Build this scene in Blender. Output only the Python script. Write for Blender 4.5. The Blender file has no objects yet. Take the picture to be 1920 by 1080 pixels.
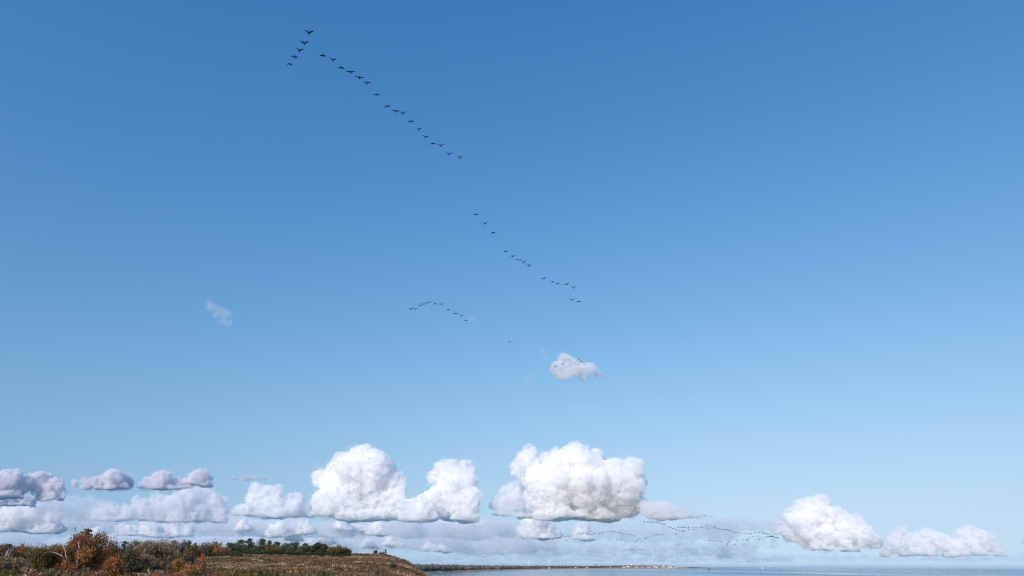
import bpy, bmesh, math, random
import numpy as np
from mathutils import Vector, Matrix, noise, Quaternion

sc = bpy.context.scene
COL = sc.collection

# ------------------------------------------------------------------ camera
EYE = Vector((0.0, 0.0, 22.0))          # eye height above the sea
FPX = 1280.0                            # focal length in photo pixels (24 mm)
_p = math.atan(520 / FPX); _rho = 0.0062
_f = Vector((0, math.cos(_p), math.sin(_p)))
_r0 = Vector((1, 0, 0)); _u0 = Vector((0, -math.sin(_p), math.cos(_p)))
_r = math.cos(_rho) * _r0 + math.sin(_rho) * _u0
_u = math.cos(_rho) * _u0 - math.sin(_rho) * _r0
cam = bpy.data.cameras.new('camera'); cam_o = bpy.data.objects.new('camera', cam)
COL.objects.link(cam_o); sc.camera = cam_o
cam.lens = 24; cam.sensor_width = 36; cam.clip_start = 0.5; cam.clip_end = 300000
cam_o.matrix_world = Matrix(((_r.x, _u.x, -_f.x, EYE.x), (_r.y, _u.y, -_f.y, EYE.y),
                             (_r.z, _u.z, -_f.z, EYE.z), (0, 0, 0, 1)))

# ------------------------------------------------------------------ sky and sun
SUN_EL, SUN_ROT = math.radians(26), math.radians(205)
w = bpy.data.worlds.new('World'); sc.world = w; w.use_nodes = True
nt = w.node_tree; bg = nt.nodes['Background']
sk = nt.nodes.new('ShaderNodeTexSky'); sk.sky_type = 'NISHITA'; sk.sun_disc = False
sk.sun_elevation = SUN_EL; sk.sun_rotation = SUN_ROT
sk.air_density = 1.85; sk.dust_density = 0.5; sk.ozone_density = 9.0; sk.altitude = 20
bg.inputs[1].default_value = 0.15
# the clear-air horizon: the lowest degrees all round take the colour of the sky just above them
tc = nt.nodes.new('ShaderNodeTexCoord'); sx = nt.nodes.new('ShaderNodeSeparateXYZ'); cx_ = nt.nodes.new('ShaderNodeCombineXYZ')
def wmath(op, a, b=None):
    n = nt.nodes.new('ShaderNodeMath'); n.operation = op
    for i, v in enumerate((a, b)):
        if v is None: continue
        if isinstance(v, float): n.inputs[i].default_value = v
        else: nt.links.new(v, n.inputs[i])
    return n.outputs[0]
nt.links.new(tc.outputs['Generated'], sx.inputs[0])
zz = wmath('SQRT', wmath('ADD', wmath('MULTIPLY', sx.outputs[2], sx.outputs[2]), 0.20 ** 2))
nt.links.new(sx.outputs[0], cx_.inputs[0]); nt.links.new(sx.outputs[1], cx_.inputs[1]); nt.links.new(zz, cx_.inputs[2])
nm = nt.nodes.new('ShaderNodeVectorMath'); nm.operation = 'NORMALIZE'; nt.links.new(cx_.outputs[0], nm.inputs[0])
nt.links.new(nm.outputs[0], sk.inputs[0])
# white balance and tone of the clear sky, the same in every direction
sp = nt.nodes.new('ShaderNodeSeparateColor'); cb = nt.nodes.new('ShaderNodeCombineColor')
nt.links.new(sk.outputs[0], sp.inputs[0])
for i, (pw, gn) in enumerate(((1.64, 0.865), (1.08, 0.95), (0.77, 1.48))):
    nt.links.new(wmath('MULTIPLY', wmath('POWER', sp.outputs[i], pw), gn), cb.inputs[i])
nt.links.new(cb.outputs[0], bg.inputs[0])
SUN_DIR = Vector((math.sin(SUN_ROT) * math.cos(SUN_EL), math.cos(SUN_ROT) * math.cos(SUN_EL), math.sin(SUN_EL)))
sl = bpy.data.lights.new('sun', 'SUN'); sl.energy = 3.6; sl.angle = math.radians(0.53); sl.color = (1.0, 0.97, 0.92)
so = bpy.data.objects.new('sun', sl); COL.objects.link(so)
so.rotation_euler = SUN_DIR.to_track_quat('Z', 'Y').to_euler(); so.location = (0, -50, 150)
sc.view_settings.view_transform = 'Standard'; sc.view_settings.look = 'None'
sc.view_settings.exposure = 0.0; sc.view_settings.gamma = 1.0
sc.render.engine = 'CYCLES'
cy = sc.cycles
cy.max_bounces = 24; cy.volume_bounces = 22; cy.diffuse_bounces = 4; cy.glossy_bounces = 3
cy.transparent_max_bounces = 48; cy.transmission_bounces = 6
cy.filter_width = 1.15; cy.use_denoising = True; cy.denoising_prefilter = 'NONE'; cy.use_adaptive_sampling = False; cy.caustics_reflective = False; cy.caustics_refractive = False

# ------------------------------------------------------------------ helpers
def ray(px, py):
    """world direction through a photo pixel"""
    px, py = float(px), float(py)
    d = _f + (px - 960) / FPX * _r - (py - 540) / FPX * _u
    return d.normalized()

def at_dist(px, py, D):
    """point on the pixel's ray at horizontal distance D"""
    d = ray(px, py); h = math.hypot(d.x, d.y)
    return EYE + d * (D / h)

def at_z(px, py, z):
    d = ray(px, py)
    return EYE + d * ((z - EYE.z) / d.z)

def link(name, me, mat=None, parent=None):
    o = bpy.data.objects.new(name, me); COL.objects.link(o)
    if mat is not None and me is not None and not me.materials: me.materials.append(mat)
    if parent is not None: o.parent = parent
    return o

def tag(o, label=None, cat=None, group=None, kind=None):
    if label: o['label'] = label
    if cat: o['category'] = cat
    if group: o['group'] = group
    if kind: o['kind'] = kind
    return o

def new_mat(name):
    m = bpy.data.materials.new(name); m.use_nodes = True
    m.node_tree.nodes.clear()
    out = m.node_tree.nodes.new('ShaderNodeOutputMaterial')
    return m, m.node_tree, out

def mesh_np(name, v, f):
    """mesh from an (n,3) vertex array and an (m,k) face array"""
    v = np.asarray(v, np.float32); f = np.asarray(f, np.int32)
    me = bpy.data.meshes.new(name)
    me.vertices.add(len(v)); me.vertices.foreach_set('co', v.ravel())
    k = f.shape[1]
    me.loops.add(f.size); me.loops.foreach_set('vertex_index', f.ravel())
    me.polygons.add(len(f)); me.polygons.foreach_set('loop_start', np.arange(0, f.size, k, dtype=np.int32))
    me.update(calc_edges=True)
    return me

def ico(sub):
    bm = bmesh.new(); bmesh.ops.create_icosphere(bm, subdivisions=sub, radius=1.0)
    v = np.array([x.co[:] for x in bm.verts]); f = np.array([[a.index for a in x.verts] for x in bm.faces]); bm.free()
    return v, f
ICO1, ICO2, ICO3 = ico(1), ico(2), ico(3)

# ------------------------------------------------------------------ clouds
def cloud_mat(name, density, px_m, skin, het, ero, tone, stretch):
    """cloud droplets: a volume whose density is torn by noise (het: size of the tears in metres), with the faintest skin"""
    m, t, out = new_mat(name)
    vs = t.nodes.new('ShaderNodeVolumeScatter')
    vs.inputs['Color'].default_value = (1, 1, 1, 1); vs.inputs['Anisotropy'].default_value = 0.0
    va = t.nodes.new('ShaderNodeVolumeAbsorption'); va.inputs['Color'].default_value = (*[1 - (1 - q) * .45 for q in tone], 1)   # grey tones absorb light: shade from other clouds put into the colour
    tc = t.nodes.new('ShaderNodeTexCoord'); mp = t.nodes.new('ShaderNodeMapping'); mp.inputs['Scale'].default_value = (1, 1, stretch)
    nz = t.nodes.new('ShaderNodeTexNoise'); nz.inputs['Scale'].default_value = 1.0 / het
    nz.inputs['Detail'].default_value = 4; nz.inputs['Roughness'].default_value = .62
    t.links.new(tc.outputs['Object'], mp.inputs[0]); t.links.new(mp.outputs[0], nz.inputs['Vector'])
    mr = t.nodes.new('ShaderNodeMapRange'); mr.inputs[1].default_value = ero[0]; mr.inputs[2].default_value = ero[1]
    mr.inputs[3].default_value = 0; mr.inputs[4].default_value = density
    t.links.new(nz.outputs[0], mr.inputs[0]); t.links.new(mr.outputs[0], vs.inputs['Density'])
    ash = t.nodes.new('ShaderNodeAddShader'); t.links.new(mr.outputs[0], va.inputs['Density'])
    t.links.new(vs.outputs[0], ash.inputs[0]); t.links.new(va.outputs[0], ash.inputs[1])
    t.links.new(ash.outputs[0], out.inputs['Volume'])
    tr = t.nodes.new('ShaderNodeBsdfTransparent'); df = t.nodes.new('ShaderNodeBsdfDiffuse')
    df.inputs['Color'].default_value = (*tone, 1)
    mx = t.nodes.new('ShaderNodeMixShader'); mx.inputs[0].default_value = skin
    t.links.new(tr.outputs[0], mx.inputs[1]); t.links.new(df.outputs[0], mx.inputs[2])
    t.links.new(mx.outputs[0], out.inputs['Surface'])
    return m

TEX = {}
def tex(kind, size, seed=0):
    k = (kind, size)
    if k not in TEX:
        x = bpy.data.textures.new('%s_%g' % (kind, size), kind)
        x.noise_scale = size
        if kind == 'CLOUDS': x.noise_depth = 3
        TEX[k] = x
    return TEX[k]

def cloud(name, lobes, D, base_py=None, voxel=1.7, billow=1.0, density=0.22, skin=0.005, depth=1.3, seed=1,
          label='', kids=(9, 5), flat=1.0, grow=1.24, fill=.7, wisp=0.0, het=11, ero=(.385, .61), tone=(.994, .997, 1), stretch=1.15, veil=0, parent=None):
    """a cumulus whose lobes are given in photo pixels (x, y, radius) on a vertical plane D metres away;
       densities are per photo pixel of depth at that distance"""
    rnd = random.Random(seed)
    cx = sum(l[0] for l in lobes) / len(lobes)
    cyy = base_py if base_py else max(l[1] + l[2] for l in lobes)
    org = at_dist(cx, cyy, D)
    hd = Vector((org.x - EYE.x, org.y - EYE.y, 0)).normalized()
    rx = Vector((hd.y, -hd.x, 0))
    s = (at_dist(cx + 10, cyy, D) - org).dot(rx) / 10.0         # metres per photo pixel
    def local(px, py):
        d = ray(px, py); t = D / (d.x * hd.x + d.y * hd.y)
        p = EYE + d * t - org
        return p.dot(rx), p.z
    V, Fc, n = [], [], 0
    def ball(c, r, src, fl=1.0):
        nonlocal n
        V.append(src[0] * np.array([r, r, r * fl]) + np.array(c)); Fc.append(src[1] + n); n += len(src[0])
    lobes = [(a, b, c * grow) for a, b, c in lobes]
    if base_py and fill:
        x0 = min(l[0] - l[2] * .55 for l in lobes); x1 = max(l[0] + l[2] * .55 for l in lobes); x = x0
        while x < x1:                                           # the broad flat underside
            near = [l for l in lobes if abs(l[0] - x) < l[2] * .8 and l[1] + l[2] > base_py - 4]
            if near:
                hgt = base_py - min(l[1] - l[2] for l in near); rr_ = min(max(hgt * .28, 5), 16) * rnd.uniform(.8, 1.2)
                xx, zq = local(x, base_py - rr_ * .5)
                for q in range(3):
                    ball((xx + rnd.uniform(-4, 4) * s, rnd.uniform(-1.0, 1.4) * fill * min(hgt, 60) * s, zq), rr_ * s * rnd.uniform(.8, 1.3), ICO3, .75)
            x += 9
    for (px, py, r) in lobes:
        x, z = local(px, py); R = r * s
        c = Vector((x, rnd.uniform(-.5, .5) * R * depth, z))
        ball(c, R, ICO3, flat)
        for i in range(kids[0]):
            a = rnd.uniform(0, 2 * math.pi); e = rnd.uniform(-.25, 1.0)
            d = Vector((math.cos(a) * math.cos(e), math.sin(a) * math.cos(e), math.sin(e) * flat))
            r2 = R * rnd.uniform(.28, .5); c2 = c + d * R * rnd.uniform(.72, .95)
            ball(c2, r2, ICO2, flat)
            for j in range(kids[1]):
                a = rnd.uniform(0, 2 * math.pi); e = rnd.uniform(-.4, 1.2)
                d2 = Vector((math.cos(a) * math.cos(e), math.sin(a) * math.cos(e), math.sin(e) * flat))
                ball(c2 + d2 * r2 * .85, r2 * rnd.uniform(.3, .5), ICO1, flat)
    me = mesh_np('cloud_raw', np.vstack(V), np.vstack(Fc))
    o = bpy.data.objects.new('cloud_raw', me); COL.objects.link(o)
    m = o.modifiers.new('r', 'REMESH'); m.mode = 'VOXEL'; m.voxel_size = voxel * s
    for kind, size, amp in (('VORONOI', 19, -9 * billow), ('VORONOI', 7, -5 * billow), ('CLOUDS', 4.5, 5 * billow + wisp)):
        d = o.modifiers.new('d', 'DISPLACE'); d.texture = tex(kind, size * s); d.strength = amp * s; d.mid_level = .45
    dg = bpy.context.evaluated_depsgraph_get()
    ev = o.evaluated_get(dg)
    me2 = bpy.data.meshes.new_from_object(ev)
    bpy.data.objects.remove(o); bpy.data.meshes.remove(me)
    # flat condensation level
    k = len(me2.vertices); co = np.empty(k * 3, np.float32); me2.vertices.foreach_get('co', co); co = co.reshape(-1, 3)
    if base_py:
        z = co[:, 2]; soft = 8 * s
        wob = 2.6 * s * (np.sin(co[:, 0] / (19 * s) + seed) + np.sin(co[:, 0] / (7.3 * s) + 2 * seed + co[:, 1] / (9 * s)) * .6)
        zz = z - wob
        co[:, 2] = np.where(zz < soft, soft * np.exp(np.minimum(zz - soft, 0) / (soft * 2.2)) - soft * .0 + wob, z)
        me2.vertices.foreach_set('co', co.ravel())
    me2.polygons.foreach_set('use_smooth', np.ones(len(me2.polygons), bool))
    me2.name = name; me2.materials.clear()
    me2.materials.append(cloud_mat('cloud_vapour', density / s, s, skin, het * s, ero, tone, stretch))
    c = link(name, me2)
    c.matrix_world = Matrix(((rx.x, hd.x, 0, org.x), (rx.y, hd.y, 0, org.y), (0, 0, 1, org.z), (0, 0, 0, 1)))
    if parent is not None:
        mw_ = c.matrix_world.copy(); c.parent = parent; c.matrix_parent_inverse = parent.matrix_world.inverted(); c.matrix_world = mw_
        return c
    tag(c, label, 'cloud', 'cumulus clouds over the coast')
    if veil:                                                    # torn thin scraps drifting off its edges
        bpy.context.view_layer.update()
        cloud('veil', [(a, b, r_ / grow * 1.12) for a, b, r_ in lobes], D, base_py + 7 if base_py else None, voxel=2.6, billow=1.6, density=density * .14 * veil, skin=0.0, depth=depth, seed=seed + 50,
              kids=(4, 0), grow=grow, fill=0, het=17, ero=(.47, .78), tone=tone, parent=c)
    return c


# ------------------------------------------------------------------ numpy noise
def vnoise(x, y, seed=0):
    x = np.asarray(x, float); y = np.asarray(y, float)
    xi = np.floor(x).astype(np.int64); yi = np.floor(y).astype(np.int64); fx = x - xi; fy = y - yi
    fx = fx * fx * (3 - 2 * fx); fy = fy * fy * (3 - 2 * fy)
    def hsh(a, b):
        n = (a * 374761393 + b * 668265263 + seed * 974711) & 0x7fffffff
        n = ((n ^ (n >> 13)) * 1274126177) & 0x7fffffff
        return ((n ^ (n >> 16)) & 0xffff) / 65535.0
    return (hsh(xi, yi) * (1 - fx) + hsh(xi + 1, yi) * fx) * (1 - fy) + (hsh(xi, yi + 1) * (1 - fx) + hsh(xi + 1, yi + 1) * fx) * fy

def fbm(x, y, seed=0, octv=4):
    r = 0; a = .5
    for i in range(octv):
        r = r + a * vnoise(x, y, seed + i); x = np.asarray(x) * 2.03 + 17.1; y = np.asarray(y) * 2.03 + 5.7; a *= .5
    return r / (1 - .5 ** octv)

# ------------------------------------------------------------------ the heath and its cliff
EDGE_Y = [-400, -200, 0, 115, 200, 280, 380, 450, 500, 560, 800, 1100, 1500]
EDGE_X = [130, 70, 21, -14.5, -26, -40, -57, -70, -85, -125, -300, -560, -900]
R_D = [0, 60, 100, 130, 200, 300, 380, 440, 520, 700, 1000, 1500, 4000]
R_Z = [20.3, 20.1, 19.75, 19.7, 20.3, 22.1, 24.4, 27.2, 28.0, 27.0, 20.0, 12, 8]

def height(x, y):
    x = np.asarray(x, float); y = np.asarray(y, float)
    r = np.hypot(x, y)
    z = np.interp(r, R_D, R_Z)
    z = z + (fbm(x / 45, y / 45, 3) - .5) * 1.3 * np.clip((r - 60) / 90, 0, 1) + (fbm(x / 6, y / 6, 9, 3) - .5) * .9
    e = x - np.interp(y, EDGE_Y, EDGE_X) + (fbm(y / 18, x / 40, 21) - .5) * 9 + (fbm(y / 5, x / 9, 23) - .5) * 5
    drop = np.where(e > -9, (e + 9) ** 2 / 60, 0); drop = np.where(e > 12, 441 / 60 + (e - 12) * .7, drop)
    z = z - drop * (1 + .35 * (fbm(x / 5, y / 5, 31) - .5))
    return np.maximum(z, -3)

def hz(x, y): return float(height(np.array([x]), np.array([y]))[0])

def attr_mat(name, rough=.9, translucent=0.0, bump=0.0, bscale=1.0):
    """diffuse material that takes each piece's own colour from its colour attribute"""
    m, t, out = new_mat(name)
    at = t.nodes.new('ShaderNodeAttribute'); at.attribute_name = 'Col'
    p = t.nodes.new('ShaderNodeBsdfPrincipled'); p.inputs['Roughness'].default_value = rough
    p.inputs['Specular IOR Level'].default_value = .15
    nz = t.nodes.new('ShaderNodeTexNoise'); nz.inputs['Scale'].default_value = bscale; nz.inputs['Detail'].default_value = 4
    tc = t.nodes.new('ShaderNodeTexCoord'); t.links.new(tc.outputs['Object'], nz.inputs['Vector'])
    mr = t.nodes.new('ShaderNodeMapRange'); mr.inputs[3].default_value = .7; mr.inputs[4].default_value = 1.3
    t.links.new(nz.outputs[0], mr.inputs[0])
    mv = t.nodes.new('ShaderNodeVectorMath'); mv.operation = 'SCALE'
    t.links.new(at.outputs['Color'], mv.inputs[0]); t.links.new(mr.outputs[0], mv.inputs['Scale'])
    t.links.new(mv.outputs[0], p.inputs['Base Color'])
    sh = p.outputs[0]
    if translucent:
        tl = t.nodes.new('ShaderNodeBsdfTranslucent'); t.links.new(mv.outputs[0], tl.inputs[0])
        mx = t.nodes.new('ShaderNodeMixShader'); mx.inputs[0].default_value = translucent
        t.links.new(sh, mx.inputs[1]); t.links.new(tl.outputs[0], mx.inputs[2]); sh = mx.outputs[0]
    t.links.new(sh, out.inputs['Surface'])
    return m

def set_col(me, c):
    a = me.color_attributes.new('Col', 'FLOAT_COLOR', 'POINT')
    c = np.asarray(c, np.float32)
    if c.shape[1] == 3: c = np.hstack([c, np.ones((len(c), 1), np.float32)])
    a.data.foreach_set('color', c.ravel())

def flat_mat(name, col, rough=.8, var=.12, scale=3.0):
    m, t, out = new_mat(name)
    p = t.nodes.new('ShaderNodeBsdfPrincipled'); p.inputs['Roughness'].default_value = rough
    p.inputs['Specular IOR Level'].default_value = .25
    nz = t.nodes.new('ShaderNodeTexNoise'); nz.inputs['Scale'].default_value = scale; nz.inputs['Detail'].default_value = 5
    tc = t.nodes.new('ShaderNodeTexCoord'); t.links.new(tc.outputs['Object'], nz.inputs['Vector'])
    mx = t.nodes.new('ShaderNodeMix'); mx.data_type = 'RGBA'
    mx.inputs[6].default_value = (*[c * (1 - var) for c in col], 1); mx.inputs[7].default_value = (*[min(1, c * (1 + var)) for c in col], 1)
    t.links.new(nz.outputs[0], mx.inputs[0]); t.links.new(mx.outputs[2], p.inputs['Base Color'])
    t.links.new(p.outputs[0], out.inputs['Surface'])
    return m

HEATHER = np.array([.185, .108, .064]); HEATHER2 = np.array([.14, .078, .056]); STRAW = np.array([.36, .25, .15])
GREEN = np.array([.075, .085, .020]); BRACKEN = np.array([.20, .085, .035])
def heath_col(x, y):
    """which plant covers each spot of the heath"""
    a = fbm(x / 38 + 3, y / 26, 51); b = fbm(x / 9, y / 7, 61); g = fbm(x / 16 + 40, y / 10, 71); q = fbm(x / 25, y / 30 + 9, 81)
    r = np.hypot(x, y)
    straw = np.clip((a * .6 + b * .4 - .55 + np.clip((r - 300) / 900, 0, .10) * np.clip((-x - 70) / 90, -.4, 1)) * 9, 0, 1)
    green = np.clip((g - .62) * 9, 0, 1) * np.clip(1.3 - r / 330, .1, 1)
    brk = np.clip((q - .5) * 6, 0, 1) * np.clip((260 - r) / 120, 0, 1)
    c = HEATHER[None] * (1 - b[:, None]) + HEATHER2[None] * b[:, None]
    c = c * (1 - brk[:, None]) + BRACKEN[None] * brk[:, None]
    c = c * (1 - straw[:, None]) + STRAW[None] * straw[:, None]
    c = c * (1 - green[:, None]) + GREEN[None] * green[:, None]
    return c, straw, green

def axis(parts):
    r = []
    for a, b, st in parts: r += list(np.arange(a, b, st))
    return np.array(r + [parts[-1][1]])
gx = axis([(-4000, -900, 120), (-900, -420, 14), (-420, -130, 2.6), (-130, 20, 1.5), (20, 260, 6)])
gy = axis([(-500, -60, 30), (-60, 90, 6), (90, 260, 1.8), (260, 560, 2.6), (560, 1500, 30), (1500, 3000, 200)])
X, Y = np.meshgrid(gx, gy); Z = height(X.ravel(), Y.ravel())
nx, ny = len(gx), len(gy)
idx = np.arange(nx * ny).reshape(ny, nx)
quads = np.stack([idx[:-1, :-1], idx[:-1, 1:], idx[1:, 1:], idx[1:, :-1]], -1).reshape(-1, 4)
me = mesh_np('heath', np.stack([X.ravel(), Y.ravel(), Z], 1), quads)
cc, _, _ = heath_col(X.ravel(), Y.ravel())
sand = np.clip((6 - Z) / 3, 0, 1)[:, None]
cc = cc * (1 - sand) + np.array([.36, .25, .15])[None] * sand
set_col(me, cc); me.polygons.foreach_set('use_smooth', np.ones(len(quads), bool))
heath = tag(link('heath_ground', me, attr_mat('heath_soil', .95, bscale=.9)), kind='structure')

# heather and grass tussocks
rng = np.random.default_rng(5)
def blades(cx, cy, cz, n, hgt, spread, width, col, lean=.35, top_bias=1.15, bot=.75):
    """n narrow upright leaves for every tussock: arrays of tussock centres, heights, colours"""
    N = len(cx) * n
    X0 = np.repeat(cx, n) + rng.normal(0, 1, N) * np.repeat(spread, n); Y0 = np.repeat(cy, n) + rng.normal(0, 1, N) * np.repeat(spread, n)
    Z0 = np.repeat(cz, n) - .05
    H = np.repeat(hgt, n) * rng.uniform(.55, 1.15, N); W = np.repeat(width, n) * rng.uniform(.6, 1.3, N)
    a = rng.uniform(0, 2 * np.pi, N); lx = rng.normal(0, lean, N) * H; ly = rng.normal(0, lean, N) * H
    dx, dy = np.cos(a) * W / 2, np.sin(a) * W / 2
    v = np.empty((N, 4, 3))
    v[:, 0] = np.stack([X0 - dx, Y0 - dy, Z0], 1); v[:, 1] = np.stack([X0 + dx, Y0 + dy, Z0], 1)
    v[:, 2] = np.stack([X0 + dx * .6 + lx, Y0 + dy * .6 + ly, Z0 + H], 1); v[:, 3] = np.stack([X0 - dx * .6 + lx, Y0 - dy * .6 + ly, Z0 + H * .92], 1)
    c = np.repeat(col, n, 0) * rng.uniform(.82, 1.2, (N, 1))
    cv = np.repeat(c[:, None, :], 4, 1)
    return v.reshape(-1, 3), np.arange(N * 4).reshape(-1, 4), cv.reshape(-1, 3)

N0 = 70000
rr = np.sqrt(rng.uniform(95 ** 2, 500 ** 2, N0 * 2)); az = np.radians(rng.uniform(-41, 2, N0 * 2))
keep = rng.uniform(0, 1, N0 * 2) < np.clip(330 / rr, .45, 1.0) * .75
rr, az = rr[keep], az[keep]
tx, ty = np.sin(az) * rr, np.cos(az) * rr
ok = (tx - np.interp(ty, EDGE_Y, EDGE_X)) < 14
tx, ty, rr = tx[ok], ty[ok], rr[ok]
col, st_, gr_ = heath_col(tx, ty)
tz = height(tx, ty)
hgt = (.42 + .1 * st_ + .25 * gr_ + .7 * np.clip(fbm(tx / 5, ty / 5, 91) - .5, 0, 1)) * rng.uniform(.7, 1.25, len(tx)) * (1 + (rr - 120) / 900)
v, f, c = blades(tx, ty, tz, 6, hgt, .28 + rr / 1400, .16 + rr / 1600, col)
# taller mounds of old heather, gorse seedlings and pale grass clumps
NM = 2600
rm = np.sqrt(rng.uniform(105 ** 2, 460 ** 2, NM)); am = np.radians(rng.uniform(-41, 1, NM)); mx_, my_ = np.sin(am) * rm, np.cos(am) * rm
ok = (mx_ - np.interp(my_, EDGE_Y, EDGE_X)) < 9; mx_, my_, rm = mx_[ok], my_[ok], rm[ok]
kind_ = rng.uniform(0, 1, len(mx_)); PMC = np.array([[.10, .075, .04], [.20, .115, .07], [.085, .085, .025], [.38, .27, .165]])
mcol = PMC[np.digitize(kind_, [.38, .68, .84])] * rng.uniform(.8, 1.25, (len(mx_), 1))
v2, f2, c2 = blades(mx_, my_, height(mx_, my_), 26, rng.uniform(.45, 1.15, len(mx_)), rng.uniform(.35, .95, len(mx_)), .2 + rm / 1500, mcol, .3)
f = np.vstack([f, f2 + len(v)]); v = np.vstack([v, v2]); c = np.vstack([c, c2])
me = mesh_np('heather', v, f); set_col(me, c)
tag(link('heather_cover', me, attr_mat('heather_sprigs', .9, .15)), 'brown heather and straw grass covering the heath', 'heather', kind='stuff')

# ------------------------------------------------------------------ sea
m, t, out = new_mat('sea_water')
p = t.nodes.new('ShaderNodeBsdfPrincipled'); p.inputs['IOR'].default_value = 1.333
p.inputs['Base Color'].default_value = (.03, .15, .22, 1)
tc = t.nodes.new('ShaderNodeTexCoord')
def nnode(t, scale, vec, detail=3, sxyz=(1, 1, 1)):
    mp = t.nodes.new('ShaderNodeMapping'); mp.inputs['Scale'].default_value = sxyz
    t.links.new(vec, mp.inputs['Vector'])
    n = t.nodes.new('ShaderNodeTexNoise'); n.inputs['Scale'].default_value = scale; n.inputs['Detail'].default_value = detail
    t.links.new(mp.outputs[0], n.inputs['Vector']); return n.outputs[0]
big = nnode(t, .0012, tc.outputs['Object'], 4, (1, .25, 1))
mr = t.nodes.new('ShaderNodeMapRange'); mr.inputs[1].default_value = .40; mr.inputs[2].default_value = .62
mr.inputs[3].default_value = .09; mr.inputs[4].default_value = .24
t.links.new(big, mr.inputs[0]); t.links.new(mr.outputs[0], p.inputs['Roughness'])
w1 = nnode(t, .05, tc.outputs['Object'], 5, (1, 1.6, 1))
bp = t.nodes.new('ShaderNodeBump'); bp.inputs['Strength'].default_value = .32; bp.inputs['Distance'].default_value = 4.5
sxn = t.nodes.new('ShaderNodeSeparateXYZ'); t.links.new(tc.outputs['Object'], sxn.inputs[0])
ms = t.nodes.new('ShaderNodeMapRange'); ms.inputs[1].default_value = -100; ms.inputs[2].default_value = 1500; ms.inputs[3].default_value = .03; ms.inputs[4].default_value = 1.0
ad = t.nodes.new('ShaderNodeMath'); ad.operation = 'MULTIPLY_ADD'; ad.inputs[1].default_value = 900; t.links.new(big, ad.inputs[0]); t.links.new(sxn.outputs[0], ad.inputs[2])
sb = t.nodes.new('ShaderNodeMath'); sb.operation = 'SUBTRACT'; sb.inputs[1].default_value = 450; t.links.new(ad.outputs[0], sb.inputs[0])
t.links.new(sb.outputs[0], ms.inputs[0]); t.links.new(ms.outputs[0], bp.inputs['Strength'])     # sheltered water under the land, breeze farther out
t.links.new(w1, bp.inputs['Height']); t.links.new(bp.outputs[0], p.inputs['Normal'])
t.links.new(p.outputs[0], out.inputs['Surface'])
me = mesh_np('sea', [(-90000, -3000, 0), (90000, -3000, 0), (90000, 90000, 0), (-90000, 90000, 0)], [(0, 1, 2, 3)])
tag(link('sea', me, m), kind='structure')

# ------------------------------------------------------------------ far shore: beach, fields, woods, town
SH_PX = [560, 700, 798, 860, 920, 1000, 1080, 1150, 1230, 1290, 1345]
SH_D = [1100, 1550, 2000, 2500, 3100, 4200, 5600, 6800, 8000, 8700, 9300]
def shore_D(px): return float(np.interp(px, SH_PX, SH_D))
CROSS = [(-60, -2.0), (0, .1), (14, 2.2), (40, 4.6), (70, 5.2), (110, 4.0), (400, 5.0), (1500, 9.0), (6000, 10.0), (9000, -4)]
def far_z(px, dd):
    z = float(np.interp(dd, [c[0] for c in CROSS], [c[1] for c in CROSS]))
    k = np.interp(px, [1100, 1170, 1255, 1275, 1300, 1345], [0, 7, 8, 3, .3, -1])     # the town stands on low cliffs
    return z + (float(k) * min(1, max(0, (dd - 15) / 70)) if k > 0 else 0)
V, C = [], []
pxs = np.arange(560, 1346, 3.0)
for px in pxs:
    D0 = shore_D(px); d = ray(px, 1060); h = math.hypot(d.x, d.y); tip = 1 if px < 1295 else max(0.02, (1345 - px) / 50)
    for dd, z in CROSS:
        D = D0 + dd * tip
        zz_ = far_z(px, dd) * tip if z > 0 else z
        V.append((EYE.x + d.x / h * D, EYE.y + d.y / h * D, zz_))
        C.append((.42, .31, .21) if dd < 75 else ((.16, .13, .07) if dd < 200 else (.11, .12, .055)))
n = len(CROSS); M = len(pxs)
F4 = [(i * n + j, (i + 1) * n + j, (i + 1) * n + j + 1, i * n + j + 1) for i in range(M - 1) for j in range(n - 1)]
me = mesh_np('far_shore', V, F4); set_col(me, np.array(C)); me.polygons.foreach_set('use_smooth', np.ones(len(F4), bool))
tag(link('far_shore', me, attr_mat('shingle_and_fields', .95, bscale=.05)), kind='structure')

def far_pt(px, dd):
    d = ray(px, 1060); h = math.hypot(d.x, d.y); D = shore_D(px) + dd
    return Vector((EYE.x + d.x / h * D, EYE.y + d.y / h * D, far_z(px, dd)))

# woods behind the beach: one dense mass of crowns
rnd = random.Random(11)
V, Fc, C, n = [], [], [], 0
def crown_blob(p, r, hgt, col):
    global n
    k = ICO2[0].copy(); k *= rnd.uniform(.85, 1.15); nzv = np.array([noise.noise(Vector(q) * 1.7 + p * .01) for q in ICO2[0]])
    k = k * (1 + .45 * nzv)[:, None] * np.array([r, r, hgt * .5])
    V.append(k + np.array([p.x, p.y, p.z + hgt * .5])); Fc.append(ICO2[1] + n); n += len(k)
    cvar = rnd.uniform(.75, 1.25); C.append(np.tile(np.array(col) * cvar, (len(k), 1)))
WOODC = [(.15, .11, .10), (.165, .125, .095), (.12, .105, .08), (.13, .095, .09), (.095, .095, .07)]
for i in range(1500):
    px = rnd.choice((rnd.uniform(700, 860), rnd.uniform(780, 1010)))
    dd = rnd.uniform(75, 420) ; p = far_pt(px, dd)
    hh = np.interp(px, [700, 850, 900, 1000, 1020], [14.5, 14, 13, 12, 9]) * rnd.uniform(.8, 1.12) + dd * .008
    crown_blob(p, rnd.uniform(5, 9), hh, rnd.choice(WOODC))
for i in range(700):
    px = rnd.uniform(1000, 1175); dd = rnd.uniform(150, 900); p = far_pt(px, dd)
    crown_blob(p, rnd.uniform(5, 10), rnd.uniform(8, 17), rnd.choice(WOODC[2:]))
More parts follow.
